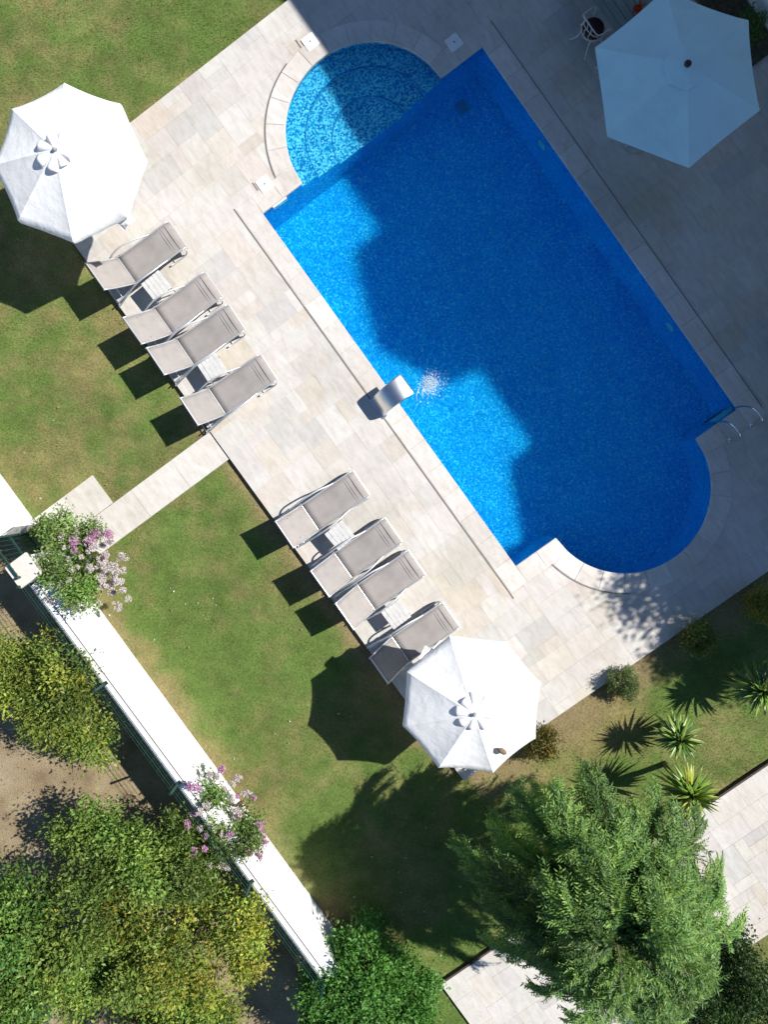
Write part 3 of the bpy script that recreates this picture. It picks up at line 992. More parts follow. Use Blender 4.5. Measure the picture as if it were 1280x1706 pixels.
# ------------------------------------------------------------------ house that shades the terrace
def house():
    hx0, hx1, hy0, hy1, ez = -8.0, 15.5, 10.62, 18.6, 7.0
    e = empty('villa', ((hx0 + hx1) / 2, (hy0 + hy1) / 2, -0.6), 0, 'white two storey villa with gabled bays whose shadow falls on the pool', 'house')
    ox, oy, oz = e.location
    def part(mb, name, mat, parent=e):
        o = mb.build(name, mat, parent)
        if parent is e: o.data.transform(Matrix.Translation((-ox, -oy, -oz)))
        else: o.data.transform(Matrix.Translation((-ox, -oy, -oz)))
        return o
    part(MB().box(((hx0 + hx1) / 2, (hy0 + hy1) / 2, (ez - .6) / 2), (hx1 - hx0, hy1 - hy0, ez + .6)), 'wall', M['plaster'])
    part(MB().box(((hx0 + hx1) / 2, (hy0 + hy1) / 2, ez + .05), (hx1 - hx0 + 1.0, hy1 - hy0 + 1.0, .16)), 'eaves', M['frame_white'])
    # hipped roof
    a, b, c, d = hx0 - .55, hx1 + .55, hy0 - .55, hy1 + .55
    rz, ym = ez + 2.0, (hy0 + hy1) / 2
    mb = MB()
    z0 = ez + .135
    mb._add([(a, c, z0), (b, c, z0), (b, d, z0), (a, d, z0), (a + 4.4, ym, rz), (b - 4.4, ym, rz)], [(0, 1, 5, 4), (1, 2, 5), (2, 3, 4, 5), (3, 0, 4), (3, 2, 1, 0)])
    roof = part(mb, 'roof', M['roof'])
    # gabled bays
    for (x0, x1, xp, zs, zp) in ((3.88, 7.58, 6.2, 7.95, 8.85), (9.9, 13.9, 11.9, 7.85, 8.75)):
        y0, y1 = hy0 - .50, 14.2
        mb = MB()
        prof = [(x0, 3.4), (x1, 3.4), (x1, zs - .12), (xp, zp - .12), (x0, zs - .12)]
        n = 5
        mb._add([(q[0], y0 + .15, q[1]) for q in prof] + [(q[0], y1, q[1]) for q in prof],
                [tuple(range(5)), tuple(range(9, 4, -1))] + [(i, 5 + i, 5 + (i + 1) % 5, (i + 1) % 5) for i in range(5)])
        bay = part(mb, 'bay', M['plaster'])
        mb = MB()
        top = [(x0 - .06, zs), (xp, zp), (x1 + .06, zs)]
        bot = [(q[0], q[1] - .11) for q in top]
        ring = top + bot[::-1]
        mb._add([(q[0], y0, q[1]) for q in ring] + [(q[0], y1, q[1]) for q in ring],
                [tuple(range(6)), tuple(range(11, 5, -1))] + [(i, 6 + i, 6 + (i + 1) % 6, (i + 1) % 6) for i in range(6)])
        part(mb, 'bay_roof', M['roof'], bay)
        wx = (x0 + x1) / 2
        w = part(MB().box((wx, y0 + .13, 5.3), (1.5, .06, 1.5)), 'window', M['frame_white'])
        for k in (-1, 1): part(MB().box((wx + k * .36, y0 + .09, 5.3), (.62, .03, 1.32)), 'pane', M['glass'], w)
    for x in (-6.5, -3.8, -1.0, 1.8, 14.6):
        for z in (1.6, 4.9):
            w = part(MB().box((x, hy0 - .03, z), (1.1, .08, 1.45)), 'window', M['frame_white'])
            for k in (-1, 1): part(MB().box((x + k * .26, hy0 - .08, z), (.44, .03, 1.28)), 'pane', M['glass'], w)
            part(MB().box((x, hy0 - .09, z - .78), (1.3, .18, .06)), 'sill', M['frame_white'], w)
    for x in (4.8, 6.6, 10.8, 12.9):
        w = part(MB().box((x, hy0 - .03, 1.15), (1.5, .08, 2.3)), 'door', M['frame_white'])
        for k in (-1, 1): part(MB().box((x + k * .36, hy0 - .08, 1.15), (.6, .03, 2.05)), 'pane', M['glass'], w)
house()

# planting bed along the house
bed = MB().box((1.9, 10.2, .03), (3.6, .76, .12)).build('flower_bed', simple('bed_earth', (0.075, 0.06, 0.035), 0.95, var=0.4, scale=12, bump=0.6))
tag(bed, kind='structure')
bed['label'] = 'narrow strip of dark earth along the house'

# ------------------------------------------------------------------ umbrellas
def umbrella(name, x, y, z_rim, z_top, R, nrib, phase, label, vent, cat='umbrella', sag=0.05, valance=0.10, base_z=0.0, cloth='canvas'):
    e = empty(name, (x, y, base_z), phase, label, cat, 'white parasols')
    zr, zt = z_rim - base_z, z_top - base_z
    r_in = 0.05
    for k in range(nrib):
        a0, a1 = 2 * math.pi * k / nrib, 2 * math.pi * (k + 1) / nrib
        nr, na = 12, 8
        P = []
        rr = random.uniform(0.85, 1.25)
        for i in range(nr + 1):
            t = i / nr
            row = []
            for j in range(na + 1):
                s = j / na
                p0 = Vector((math.cos(a0), math.sin(a0), 0)); p1 = Vector((math.cos(a1), math.sin(a1), 0))
                rad_ = r_in + (R - r_in) * t
                c = (p0 * (1 - s) + p1 * s) * rad_
                m = 4 * s * (1 - s)
                z = zt + (zr - zt) * (t ** 1.08) - sag * rr * m * t * (1 - 0.25 * t) 
                c *= (1 - 0.014 * m * t ** 3)                    # scalloped hem
                z += 0.012 * math.exp(-((s * (1 - s)) / .02)) * t    # seam ridge over the rib
                row.append((c.x, c.y, z))
            P.append(row)
        if valance:
            row = []
            for j in range(na + 1):
                q = Vector(P[-1][j])
                o2 = Vector((q.x, q.y, 0)).normalized()
                row.append((q.x + o2.x * .012, q.y + o2.y * .012, q.z - valance * (1 + .15 * math.sin(j * 1.9 + k))))
            P.append(row)
        MB().grid(P).build('canopy_panel', M[cloth], e, smooth=True)
        MB().tube([(math.cos(a0) * .06, math.sin(a0) * .06, zt - .05), (math.cos(a0) * R * .985, math.sin(a0) * R * .985, zr - .02)], .011, 6).build('rib', M['alu'], e)
        MB().tube([(math.cos(a0) * .05, math.sin(a0) * .05, zr - .35), (math.cos(a0) * R * .5, math.sin(a0) * R * .5, zt + (zr - zt) * .5 - .03)], .008, 6).build('strut', M['alu'], e)
    if vent == 'ruffle':
        rv = 0.34
        for k in range(nrib):
            a0 = 2 * math.pi * (k + .10 + random.uniform(-.04, .04)) / nrib; a1 = 2 * math.pi * (k + .90 + random.uniform(-.06, .06)) / nrib
            P = []
            nr, na = 7, 6
            lift = random.uniform(.06, .11); fl = random.uniform(.82, 1.15)
            for i in range(nr + 1):
                t = i / nr
                row = []
                for j in range(na + 1):
                    s = j / na
                    aa = a0 + (a1 - a0) * s
                    r_ = .03 + (rv * fl - .03) * t
                    m = 4 * s * (1 - s)
                    zc = zt + (zr - zt) * (r_ / R) + .012 + lift * math.sin(t * 1.6) * (.25 + .75 * m) * t ** .6
                    row.append((math.cos(aa) * r_, math.sin(aa) * r_, zc))
                P.append(row)
            MB().grid(P, .004).build('vent_flap', M['canvas'], e, smooth=True)
        MB().lathe([(.0, 0), (.034, .0), (.034, .03), (.018, .055), (.0, .06)][1:], (0, 0, zt + .02), 12).build('finial', simple('finial_grey', (0.30, 0.31, 0.32), 0.5), e)
    else:
        P = []
        for i in range(6):
            t = i / 5
            row = []
            for j in range(37):
                aa = 2 * math.pi * j / 36
                r_ = .05 + .33 * t
                w = math.cos(math.pi / nrib) / math.cos(((aa) % (2 * math.pi / nrib)) - math.pi / nrib)
                r_ *= (.35 + .65 * w)
                row.append((math.cos(aa) * r_, math.sin(aa) * r_, zt + (zr - zt) * (r_ / R) + .045 - .012 * t + .006 * math.sin(aa * 7 + 1) * t))
            P.append(row)
        MB().grid(P).build('vent_cap', M[cloth], e, smooth=True)
        MB().lathe([(.06, 0), (.06, .03), (.045, .05), (.01, .056)], (0, 0, zt + .045), 16).build('finial', M['dark_hole'], e, smooth=True)
    MB().tube([(0, 0, .05), (0, 0, zt - .01)], .024, 12).build('pole', M['alu'], e)
    MB().lathe([(.27, 0), (.27, .05), (.22, .085), (.05, .10), (.035, .30), (.03, .30)], (0, 0, 0), 24).build('base', M['concrete'], e, smooth=False)
    return e

u1 = at(114, 271, 2.15)
U1 = umbrella('parasol', u1.x, u1.y, 2.15, 2.66, 1.43, 8, rad(11.0), 'white octagonal parasol on the lawn corner of the terrace', 'ruffle')
u2 = at(786, 1175, 2.15)
U2 = umbrella('parasol', u2.x, u2.y, 2.15, 2.66, 1.36, 8, rad(27.0), 'white octagonal parasol next to the feathery tree', 'ruffle')
u3 = at(1129, 132, 2.30)
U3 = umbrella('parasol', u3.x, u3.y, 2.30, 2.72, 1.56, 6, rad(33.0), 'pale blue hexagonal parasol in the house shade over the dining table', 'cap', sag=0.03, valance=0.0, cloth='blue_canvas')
for U, pxy, nm in ((U1, (203, 362), 1), (U2, (712, 1092), 2)):
    # a loose fold of cloth hanging at one hem
    p = at(pxy[0], pxy[1], 2.08)
    q = U.matrix_basis.inverted() @ p
    P = []
    for i in range(5):
        row = []
        for j in range(6):
            row.append((q.x + (i - 2) * .06, q.y + (j - 2.5) * .055, q.z + .04 * math.sin(i * 1.7 + j) - .05 * abs(j - 2.5) * .4 - .03 * i))
        P.append(row)
    MB().grid(P, .004).build('hem_flap', M['canvas'], U, smooth=True)
p = at(836, 1250, 2.32)
q = U2.matrix_basis.inverted() @ p
o = MB().tube([(-.09, .0, .045), (-.03, .01, .06), (.05, .0, .05), (.10, -.01, .02)], [.02, .055, .05, .015], 8).build('wooden_toggle', M['wood'], U2, (q.x, q.y, q.z), smooth=True)
o['label'] = 'brown wooden toggle lying on the hem'

# ------------------------------------------------------------------ sun loungers
def make_lounger():
    e = empty('sun_lounger', (0, 0, 0))
    W2 = 0.315
    def curve_grid(pts, w, sag, n=6):
        P = []
        for (x, z) in pts:
            P.append([(x, -w + 2 * w * j / n, z - sag * 4 * (j / n) * (1 - j / n)) for j in range(n + 1)])
        return P
    seat = [(1.03, .24), (1.00, .285), (.93, .318), (.8, .33), (.6, .33), (.4, .325), (.2, .325), (0, .33), (-.15, .338), (-.28, .345)]
    s = MB().grid(curve_grid(seat, W2, .012), .006).build('seat_sling', M['sling'], e, smooth=True)
    for x0 in (.90, .80, .745):
        MB().box((x0, 0, .3235), (.018, W2 * 2 - .03, .012)).build('seam_strip', M['seam'], s)
    bl, ba = .78, rad(49)
    bp = [(-.30 - bl * t * math.cos(ba) - .03 * math.sin(t * math.pi), .35 + bl * t * math.sin(ba)) for t in [i / 7 for i in range(8)]]
    bp += [(-.30 - bl * math.cos(ba) - .025, .35 + bl * math.sin(ba) - .01)]
    b = MB().grid(curve_grid(bp, W2, .010), .006).build('backrest', M['sling'], e, smooth=True)
    for sy in (-1, 1):
        MB().tube(smooth_path([(1.03, sy * (W2 + .012), .215), (1.0, sy * (W2 + .012), .29), (.9, sy * (W2 + .012), .325), (.4, sy * (W2 + .012), .325), (-.3, sy * (W2 + .012), .345)], 5), .017, 8).build('side_rail', M['alu'], e, smooth=True)
        MB().tube([(q[0], sy * (W2 + .012), q[1]) for q in bp], .014, 8).build('back_rail', M['alu'], b, smooth=True)
        arm = [(.60, sy * .325, .30), (.42, sy * .345, .36), (.18, sy * .385, .45), (-.10, sy * .40, .50), (-.28, sy * .40, .46), (-.45, sy * .395, .36), (-.70, sy * .385, .17), (-.88, sy * .375, .03), (-.93, sy * .372, .012)]
        MB().tube(smooth_path(arm, 6), .018, 8).build('armrest', M['alu'], e, smooth=True)
        leg = [(.50, sy * .345, .05), (.62, sy * .345, .018), (.84, sy * .345, .018), (.93, sy * .345, .06), (.97, sy * .34, .16), (.95, sy * .335, .26), (.88, sy * .33, .30)]
        MB().tube(smooth_path(leg, 6), .017, 8).build('leg', M['alu'], e, smooth=True)
        MB().tube([(-.28, sy * .345, .34), (-.86, sy * .36, .16)], .015, 8).build('frame_rail', M['alu'], e)
        MB().tube([(-.62, sy * .24, .70), (-.72, sy * .24, .22)], .010, 6).build('strut', M['alu'], e)
    MB().tube([(1.03, -W2, .22), (1.03, W2, .22)], .015, 8).build('foot_bar', M['alu'], e)
    MB().tube([(bp[-2][0], -W2, bp[-2][1] - .01), (bp[-2][0], W2, bp[-2][1] - .01)], .015, 8).build('head_bar', M['alu'], b)
    for x, z in ((-.29, .335), (-.72, .21), (-.9, .03), (.62, .02)):
        MB().tube([(x, -.36, z), (x, .36, z)], .012, 8).build('stretcher', M['alu'], e)
    return e

LOUNGERS = [
    ((297, 388.5), (155, 464), 'grey sun lounger nearest the lawn-corner parasol'),
    ((356, 473.5), (219.5, 551), 'grey sun lounger second from the lawn-corner parasol'),
    ((394.7, 527.5), (256.5, 604), 'grey sun lounger third from the lawn-corner parasol'),
    ((448, 611), (312, 688.5), 'grey sun lounger just above the stone walk, last of the upper four'),
    ((602.5, 804.5), (474, 890.5), 'grey sun lounger just below the stone walk, first of the lower four'),
    ((655, 883.5), (533, 973), 'grey sun lounger second of the lower four below the walk'),
    ((696, 936), (570.5, 1029.5), 'grey sun lounger third of the lower four below the walk'),
    ((752, 1023.5), (631, 1118), 'grey sun lounger half shaded by the parasol near the tree'),
]
proto = make_lounger()
for i, (f, h, lab) in enumerate(LOUNGERS):
    o = proto if i == 0 else copy_tree(proto)
    a, b = at(f[0], f[1], .30), at(h[0], h[1], .93)
    d = Vector((a.x - b.x, a.y - b.y, 0)).normalized()
    ctr = Vector(((a.x + b.x) / 2, (a.y + b.y) / 2, 0))
    o.location = (ctr.x - d.x * 0.10, ctr.y - d.y * .10, 0.0)
    o.rotation_euler = (0, 0, math.atan2(d.y, d.x))
    tag(o, lab, 'sun lounger', 'sun loungers in a row beside the lawn')
    for ch in o.children:                          # backs are not all set to quite the same notch
        if ch.name.startswith('backrest'):
            hp = Vector((-.30, 0, .35))
            ch.matrix_basis = Matrix.Translation(hp) @ Matrix.Rotation(rad((2, -2, 1, 3, -3, 0, 2, -1)[i]), 4, 'Y') @ Matrix.Translation(-hp)

def make_table():
    e = empty('side_table', (0, 0, 0))
    for k in range(5):
        MB().bbox((-.19 + .095 * k, 0, .41), (.088, .46, .022), .006).build('slat', M['tabletop'], e)
    fr = MB()
    for s in (-1, 1):
        fr.box((0, s * .215, .388), (.47, .025, .03)).box((s * .225, 0, .386), (.025, .40, .026))
    fr.build('apron', M['alu'], e)
    for sx in (-1, 1):
        for sy in (-1, 1):
            MB().tube([(sx * .205, sy * .20, .39), (sx * .215, sy * .22, .01)], .014, 8).build('leg', M['alu'], e)
    return e
tp = make_table()
for i, (p, lab) in enumerate((((260, 476), 'pale slatted side table between the two loungers nearest the lawn-corner parasol'),
                              ((353, 613), 'pale slatted side table just above the stone walk'),
                              ((566, 892), 'pale slatted side table just below the stone walk'),
                              ((660, 1024), 'pale slatted side table beside the half shaded lounger'))):
    o = tp if i == 0 else copy_tree(tp)
    q = at(p[0], p[1], .42)
    o.location = (q.x, q.y, 0)
    o.rotation_euler = (0, 0, rad(90 + (2, -3, 4, 1)[i]))
    tag(o, lab, 'side table', 'side tables between the loungers')

# ------------------------------------------------------------------ waterfall spout, splash, ladder
def waterfall():
    a = at(636, 676, 0.0)
    e = empty('waterfall_spout', (a.x, -0.20, 0.008), 0, 'curved stainless steel waterfall spout on the pool edge', 'fountain')
    path_ = smooth_path([(-.16, .0), (-.13, .16), (-.06, .36), (.07, .52), (.24, .60), (.42, .60), (.58, .55)], 5)
    path_ = [(p.x, p.y) for p in [Vector((q[0], q[1], 0)) for q in path_]]
    n = len(path_)
    mb = MB()
    P, Q = [], []
    for i, (yy, zz) in enumerate(path_):
        t = i / (n - 1)
        w = .21 + .035 * t
        th = .045 * (1 - t) + .012
        d = Vector((path_[min(i + 1, n - 1)][0] - path_[max(i - 1, 0)][0], path_[min(i + 1, n - 1)][1] - path_[max(i - 1, 0)][1]))
        d.normalize()
        nn = Vector((-d.y, d.x)) * th
        P.append([(-w, yy + nn.x, zz + nn.y), (-w * .9, yy + nn.x * 1.15, zz + nn.y * 1.15), (0, yy + nn.x * 1.2, zz + nn.y * 1.2), (w * .9, yy + nn.x * 1.15, zz + nn.y * 1.15), (w, yy + nn.x, zz + nn.y)])
        Q.append([(w, yy - nn.x, zz - nn.y), (-w, yy - nn.x, zz - nn.y)])
    ring = [p + q for p, q in zip(P, Q)]
    k = 7
    vv = [v for r_ in ring for v in r_]
    ff = [(i * k + j, i * k + (j + 1) % k, (i + 1) * k + (j + 1) % k, (i + 1) * k + j) for i in range(n - 1) for j in range(k)]
    ff += [tuple(range(k)), tuple(range((n - 1) * k + k - 1, (n - 1) * k - 1, -1))]
    mb._add(vv, ff)
    mb.build('spout', M['steel'], e, smooth=False)
    for f in e.children[0].data.polygons: f.use_smooth = len(f.vertices) == 4
    MB().bbox((0, -.16, .006), (.50, .20, .012), .004).build('base_plate', M['steel'], e)
    return e
waterfall()

def splash():
    c = at(712, 640, WATER)
    e = empty('water_splash', (c.x, c.y, WATER), 0, 'white splash where the spout water hits the pool', 'splash')
    n = 800
    th = rng.normal(0.9, 0.9, n); r_ = np.abs(rng.normal(0, .19, n)) 
    big = rng.random(n) < .2
    x = np.cos(th) * r_ * .7 + rng.normal(0, .09, n); y = np.sin(th) * r_ * .9 + rng.normal(0, .07, n)
    z = np.abs(rng.normal(0, .09, n)) * np.exp(-r_ * 1.5) + .004
    s = rng.uniform(.002, .007, n) * np.where(big, 1.6, 1)
    O = np.array([(1, 0, 0), (0, 1, 0), (-1, 0, 0), (0, -1, 0), (0, 0, 1), (0, 0, -1)], float)
    T = np.array([(0, 1, 4), (1, 2, 4), (2, 3, 4), (3, 0, 4), (1, 0, 5), (2, 1, 5), (3, 2, 5), (0, 3, 5)])
    ctr = np.stack([x, y, z], 1)
    st = np.stack([s * rng.uniform(.7, 2.4, n), s * rng.uniform(.7, 2.4, n), s], 1)
    V = (ctr[:, None, :] + O[None] * st[:, None, :]).reshape(-1, 3)
    Fq = (T[None] + 6 * np.arange(n)[:, None, None]).reshape(-1, 3)
    tag(mesh_np('droplets', V, Fq, M['foam'], e, col=np.tile([[.80, .92, .97]], (len(V), 1))), kind='stuff')
    mb = MB()
    mb.cur = (.80, .92, .97)
    for k in range(26):
        a = random.gauss(.9, 1.0); L_ = random.uniform(.10, .34)
        o_ = Vector((random.gauss(-.02, .05), random.gauss(-.05, .05), 0))
        p0 = o_; p1 = o_ + Vector((math.cos(a) * L_ * .6, math.sin(a) * L_ * .6, .07 * random.random())); p2 = o_ + Vector((math.cos(a + .2) * L_, math.sin(a + .2) * L_, .004))
        mb.tube(smooth_path([p0, p1, p2], 4), [.003, .006, .008, .008, .007, .006, .005, .004, .002], 5)
    tag(mb.build('foam_streaks', M['foam'], e), kind='stuff')
splash()

def ladder():
    b1, b2 = at(1258, 691, .35), at(1213, 719, .35)
    ym = (b1.y + b2.y) / 2
    e = empty('pool_ladder', (PL + .2, ym, 0.011), 0, 'chrome pool ladder with two curved handrails at the shaded corner', 'ladder')
    hw = 0.27
    for s in (-1, 1):
        rail = smooth_path([(.22, s * hw, 0), (.22, s * hw, .35), (.17, s * hw, .55), (.02, s * hw, .66), (-.14, s * hw, .60), (-.24, s * hw, .40), (-.27, s * hw, .05), (-.27, s * hw, -.45), (-.27, s * hw, -.95)], 5)
        MB().tube(rail, .021, 10).build('handrail', M['chrome'], e, smooth=True)
        MB().lathe([(.05, 0), (.05, .012), (.026, .02)], (.22, s * hw, 0), 14).build('flange', M['chrome'], e)
    for k in range(3):
        MB().bbox((-.27, 0, -.26 - .24 * k), (.10, hw * 2, .03), .006).build('step', M['white_plastic'] if k == 0 else M['chrome'], e)
ladder()

# ------------------------------------------------------------------ dining set under the shade umbrella
tl = at(1008, 29, .75)
tend = at(1034, 72, .75)
TX1 = tend.x + .15
e = empty('dining_table', (TX1 - .95, tl.y + .48, 0), 0, 'grey green dining table mostly hidden by the shaded parasol', 'table')
for k in range(6): MB().bbox((0, -.40 + .16 * k, .735), (1.9, .152, .03), .006).build('board', M['dining'], e)
MB().box((0, 0, .69), (1.7, .78, .05)).build('apron', M['dining'], e)
for sx in (-1, 1):
    for sy in (-1, 1): MB().bbox((sx * .82, sy * .38, .335), (.07, .07, .67), .008).build('leg', M['dining'], e)
p = at(1064, 17, .85)
e = empty('flower_pot', (p.x, p.y, .752), 0, 'small terracotta red pot on the dining table', 'pot')
MB().lathe([(.05, 0), (.075, .10), (.085, .10), (.085, .125), (.07, .125), (.065, .10), (.01, .095)], (0, 0, 0), 16).build('pot', M['terracotta'], e)
V_ = rng.normal(size=(40, 3)) * .045 + [0, 0, .17]
mbx = MB(); mbx.cur = (.45, .06, .02)
for v in V_: mbx.box(v, (.03, .03, .012), Matrix.Rotation(random.uniform(0, 3), 3, Vector((random.random(), random.random(), random.random())).normalized()))
tag(mbx.build('blossom', M['petal'], e), kind='stuff')

def make_chair():
    e = empty('garden_chair', (0, 0, 0))
    MB().lathe([(.20, .43), (.215, .44), (.21, .475), (.16, .485), (.01, .485)], (0, 0, 0), 20).build('cushion', M['cushion'], e, smooth=True)
    ring = [(.23 * math.cos(a), .23 * math.sin(a), .43) for a in [2 * math.pi * i / 24 for i in range(25)]]
    MB().tube(ring, .013, 8).build('seat_ring', M['iron'], e, smooth=True)
    back = smooth_path([(-.02, -.27, .66), (-.14, -.245, .70), (-.235, -.14, .84), (-.265, 0, .90), (-.235, .14, .84), (-.14, .245, .70), (-.02, .27, .66)], 5)
    bk = MB().tube(back, .014, 8).build('backrest', M['iron'], e, smooth=True)
    back2 = smooth_path([(-.05, -.22, .52), (-.17, -.16, .60), (-.225, 0, .66), (-.17, .16, .60), (-.05, .22, .52)], 5)
    MB().tube(back2, .010, 8).build('back_rail', M['iron'], bk, smooth=True)
    for y in (-.10, 0, .10):
        sp = [(-.22 + abs(y) * .3, y, .46), (-.23, y * 1.3 + .03, .58), (-.24, y * 1.2 - .02, .72), (-.255 + abs(y) * .2, y, .87 - abs(y) * .3)]
        MB().tube(smooth_path(sp, 4), .009, 6).build('scroll', M['iron'], bk, smooth=True)
    for sx in (-1, 1):
        for sy in (-1, 1):
            MB().tube(smooth_path([(sx * .16, sy * .16, .44), (sx * .15, sy * .15, .25), (sx * .20, sy * .20, .08), (sx * .26, sy * .26, .01)], 4), .012, 8).build('leg', M['iron'], e, smooth=True)
    for sy in (-1, 1):
        MB().tube(smooth_path([(-.02, sy * .27, .66), (.15, sy * .27, .66), (.20, sy * .24, .58), (.15, sy * .19, .44)], 4), .011, 8).build('arm', M['iron'], e, smooth=True)
    return e
ch = make_chair()
c1 = at(990, 45, .5); c2 = at(1022, 104, .4)
for i, (x, y, rz, lab) in enumerate(((c1.x, c1.y, 90, 'white wrought iron garden chair standing clear of the shaded parasol'),
                                     (c2.x + .05, c2.y + .06, 80, 'white iron garden chair with only its legs showing below the shaded parasol'))):
    o = ch if i == 0 else copy_tree(ch)
    o.location = (x, y, 0); o.rotation_euler = (0, 0, rad(rz))
    tag(o, lab, 'chair', 'garden chairs at the dining table')

# ------------------------------------------------------------------ foliage
def leaf_np(name, Cn, D, Nn, L_, Wd, col, mat, parent, fold=0.25):
    """one rhombic folded leaf per row"""
    D = D / np.maximum(np.linalg.norm(D, axis=1), 1e-6)[:, None]
    S = np.cross(D, Nn); S /= np.maximum(np.linalg.norm(S, axis=1), 1e-6)[:, None]
    U = np.cross(S, D)
    n = len(Cn)
    L_ = L_[:, None]; Wd = Wd[:, None]
    a = Cn - D * L_ * .5; b = Cn + D * L_ * .5
    l = Cn - S * Wd * .5 + U * Wd * fold - D * L_ * .05; r = Cn + S * Wd * .5 + U * Wd * fold - D * L_ * .05
    V = np.concatenate([a, r, b, l], 0)
    i = np.arange(n)
    Fq = np.concatenate([np.stack([i, i + n, i + 2 * n], 1), np.stack([i, i + 2 * n, i + 3 * n], 1)], 0)
    return mesh_np(name, V, Fq, mat, parent, col=np.tile(col, (4, 1)))

def pick_cols(n, pal, jit=.22):
    pal = np.array(pal)
    w = rng.integers(0, len(pal), n)
    c = pal[w] * (1 + jit * (rng.random((n, 1)) - .5) * 2)
    return np.clip(c, .004, 1)

def bush(name, px_, py_, zc, rx, ry, rz, nclump, per, leaf, pal, label, cat='shrub', base=LAWN, group=None, trunk=True, wscale=.5, clump_r=.2, flat=.8, seed=0, pos=None, up=0.5, tonevar=.3, mat=None, lobes=True):
    """shrub of leafy twigs: leaves sit in clumps spread through the outer volume"""
    c = Vector((pos[0], pos[1], zc)) if pos else at(px_, py_, zc)
    e = empty(name, (c.x, c.y, base), 0, label, cat, group)
    h = zc - base
    q = rng.normal(size=(nclump, 3)); q /= np.linalg.norm(q, axis=1)[:, None]
    q[:, 2] = np.where(q[:, 2] < -.45, -q[:, 2], q[:, 2])
    rr = rng.uniform(.45, 1.0, nclump) ** .6
    # uneven outline
    th = np.arctan2(q[:, 1], q[:, 0]); s0 = rng.uniform(0, 6.28, 3)
    lob = 1 + .13 * np.sin(3 * th + s0[0]) + .09 * np.sin(5 * th + s0[1]) + .06 * np.sin(9 * th + s0[2])
    Cc = q * (rr * lob)[:, None] * [rx, ry, rz] + [0, 0, h]
    if rx > .7 and lobes:                                   # big shrubs are several rounded masses with gaps between
        K = 18
        lc = rng.normal(size=(K, 3)); lc /= np.linalg.norm(lc, axis=1)[:, None]
        lc[:, 2] = lc[:, 2] * .75 + .15
        lc *= rng.uniform(.35, .85, (K, 1))
        li = rng.integers(0, K, nclump)
        lr = rng.uniform(.14, .40, K)[li] * rng.uniform(.5, 1.05, nclump) ** .6
        q[:, 2] = np.abs(q[:, 2]) * 1.1 - .1
        Cc = (lc[li] + q * lr[:, None]) * [rx * 1.06, ry * 1.06, rz * 1.5] + [0, 0, h - .12 * rz]
        ltone = rng.uniform(.65, 1.4, K)[li]
    else:
        ltone = np.ones(nclump)
    ctone = 1 + tonevar * (rng.random(nclump) - .5) * 2
    k = nclump * per
    ci = np.repeat(np.arange(nclump), per)
    off = rng.normal(size=(k, 3)) * clump_r * [1, 1, .7]
    P = Cc[ci] + off
    out = q[ci] * [1, 1, .6] + rng.normal(size=(k, 3)) * .65
    out[:, 2] += .1
    Nn = rng.normal(size=(k, 3)) * flat + [0, 0, up] + q[ci] * .5
    Ln = leaf * rng.uniform(.5, 1.35, k)
    hue = pick_cols(k, pal, .2)
    # young tips at the ends of the twigs differ in hue per twig
    cl = pick_cols(nclump, pal, .1)[ci]
    col = (hue * .45 + cl * .55) * (ctone * ltone)[ci][:, None]
    leaf_np('crown', P, out, Nn, Ln, Ln * wscale, col, mat or M['leaf'], e)
    mb = MB()
    for j in range(5):
        a = 6.28 * j / 5 + random.random()
        mb.tube(smooth_path([(0, 0, -.02), (math.cos(a) * rx * .12, math.sin(a) * ry * .12, h * .45), (math.cos(a) * rx * .5, math.sin(a) * ry * .5, h * .95)], 4), [.028 * max(rx, .4)] * 3 + [.022 * max(rx, .4)] * 3 + [.012 * max(rx, .4)] * 3, 6)
    # twigs to the clumps
    for j in range(0, nclump, max(1, nclump // 40)):
        mb.tube([(Cc[j][0] * .35, Cc[j][1] * .35, h * .6 + .25 * (Cc[j][2] - h)), tuple(Cc[j])], [.016, .005], 4)
    mb.build('trunk', M['bark'], e, smooth=True)
    return e

YELLOWGREEN = [(.32, .36, .05), (.24, .31, .05), (.40, .38, .055), (.46, .32, .06), (.18, .26, .045)]
MIDGREEN = [(.13, .22, .045), (.17, .27, .055), (.10, .18, .035), (.24, .31, .06)]
DEEPGREEN = [(.055, .15, .03), (.08, .20, .038), (.11, .26, .05), (.04, .11, .024)]
OLIVE = [(.17, .20, .05), (.21, .23, .06), (.14, .15, .04), (.27, .24, .06)]
NB = -0.9
GN = 'neighbouring shrubs beyond the wall'
bush('shrub', 80, 1145, .5, 1.85, 1.45, .9, 300, 85, .085, YELLOWGREEN[:3] + MIDGREEN, 'yellow green shrub beyond the wall next to the bare soil', base=NB, clump_r=.15, group=GN)
bush('shrub', 30, 1560, 1.0, 1.9, 1.7, 1.3, 300, 85, .10, MIDGREEN + DEEPGREEN[:2], 'dark green shrub in the bottom left corner', base=NB, clump_r=.17, group=GN)
bush('shrub', 195, 1440, .8, 1.6, 1.35, 1.0, 200, 85, .09, MIDGREEN, 'mid green shrub beyond the wall below the bare soil', base=NB, clump_r=.16, group=GN)
bush('shrub', 330, 1535, .85, 1.9, 1.45, 1.05, 220, 85, .085, YELLOWGREEN + MIDGREEN[:2], 'yellowish shrub leaning against the lower end of the white wall', base=NB, clump_r=.15, group=GN)
bush('shrub', 200, 1650, .95, 2.1, 1.7, 1.1, 280, 85, .095, MIDGREEN + [(.28, .31, .055)], 'green shrub with yellow tips at the bottom edge left of the dark gap', base=NB, clump_r=.16, group=GN)
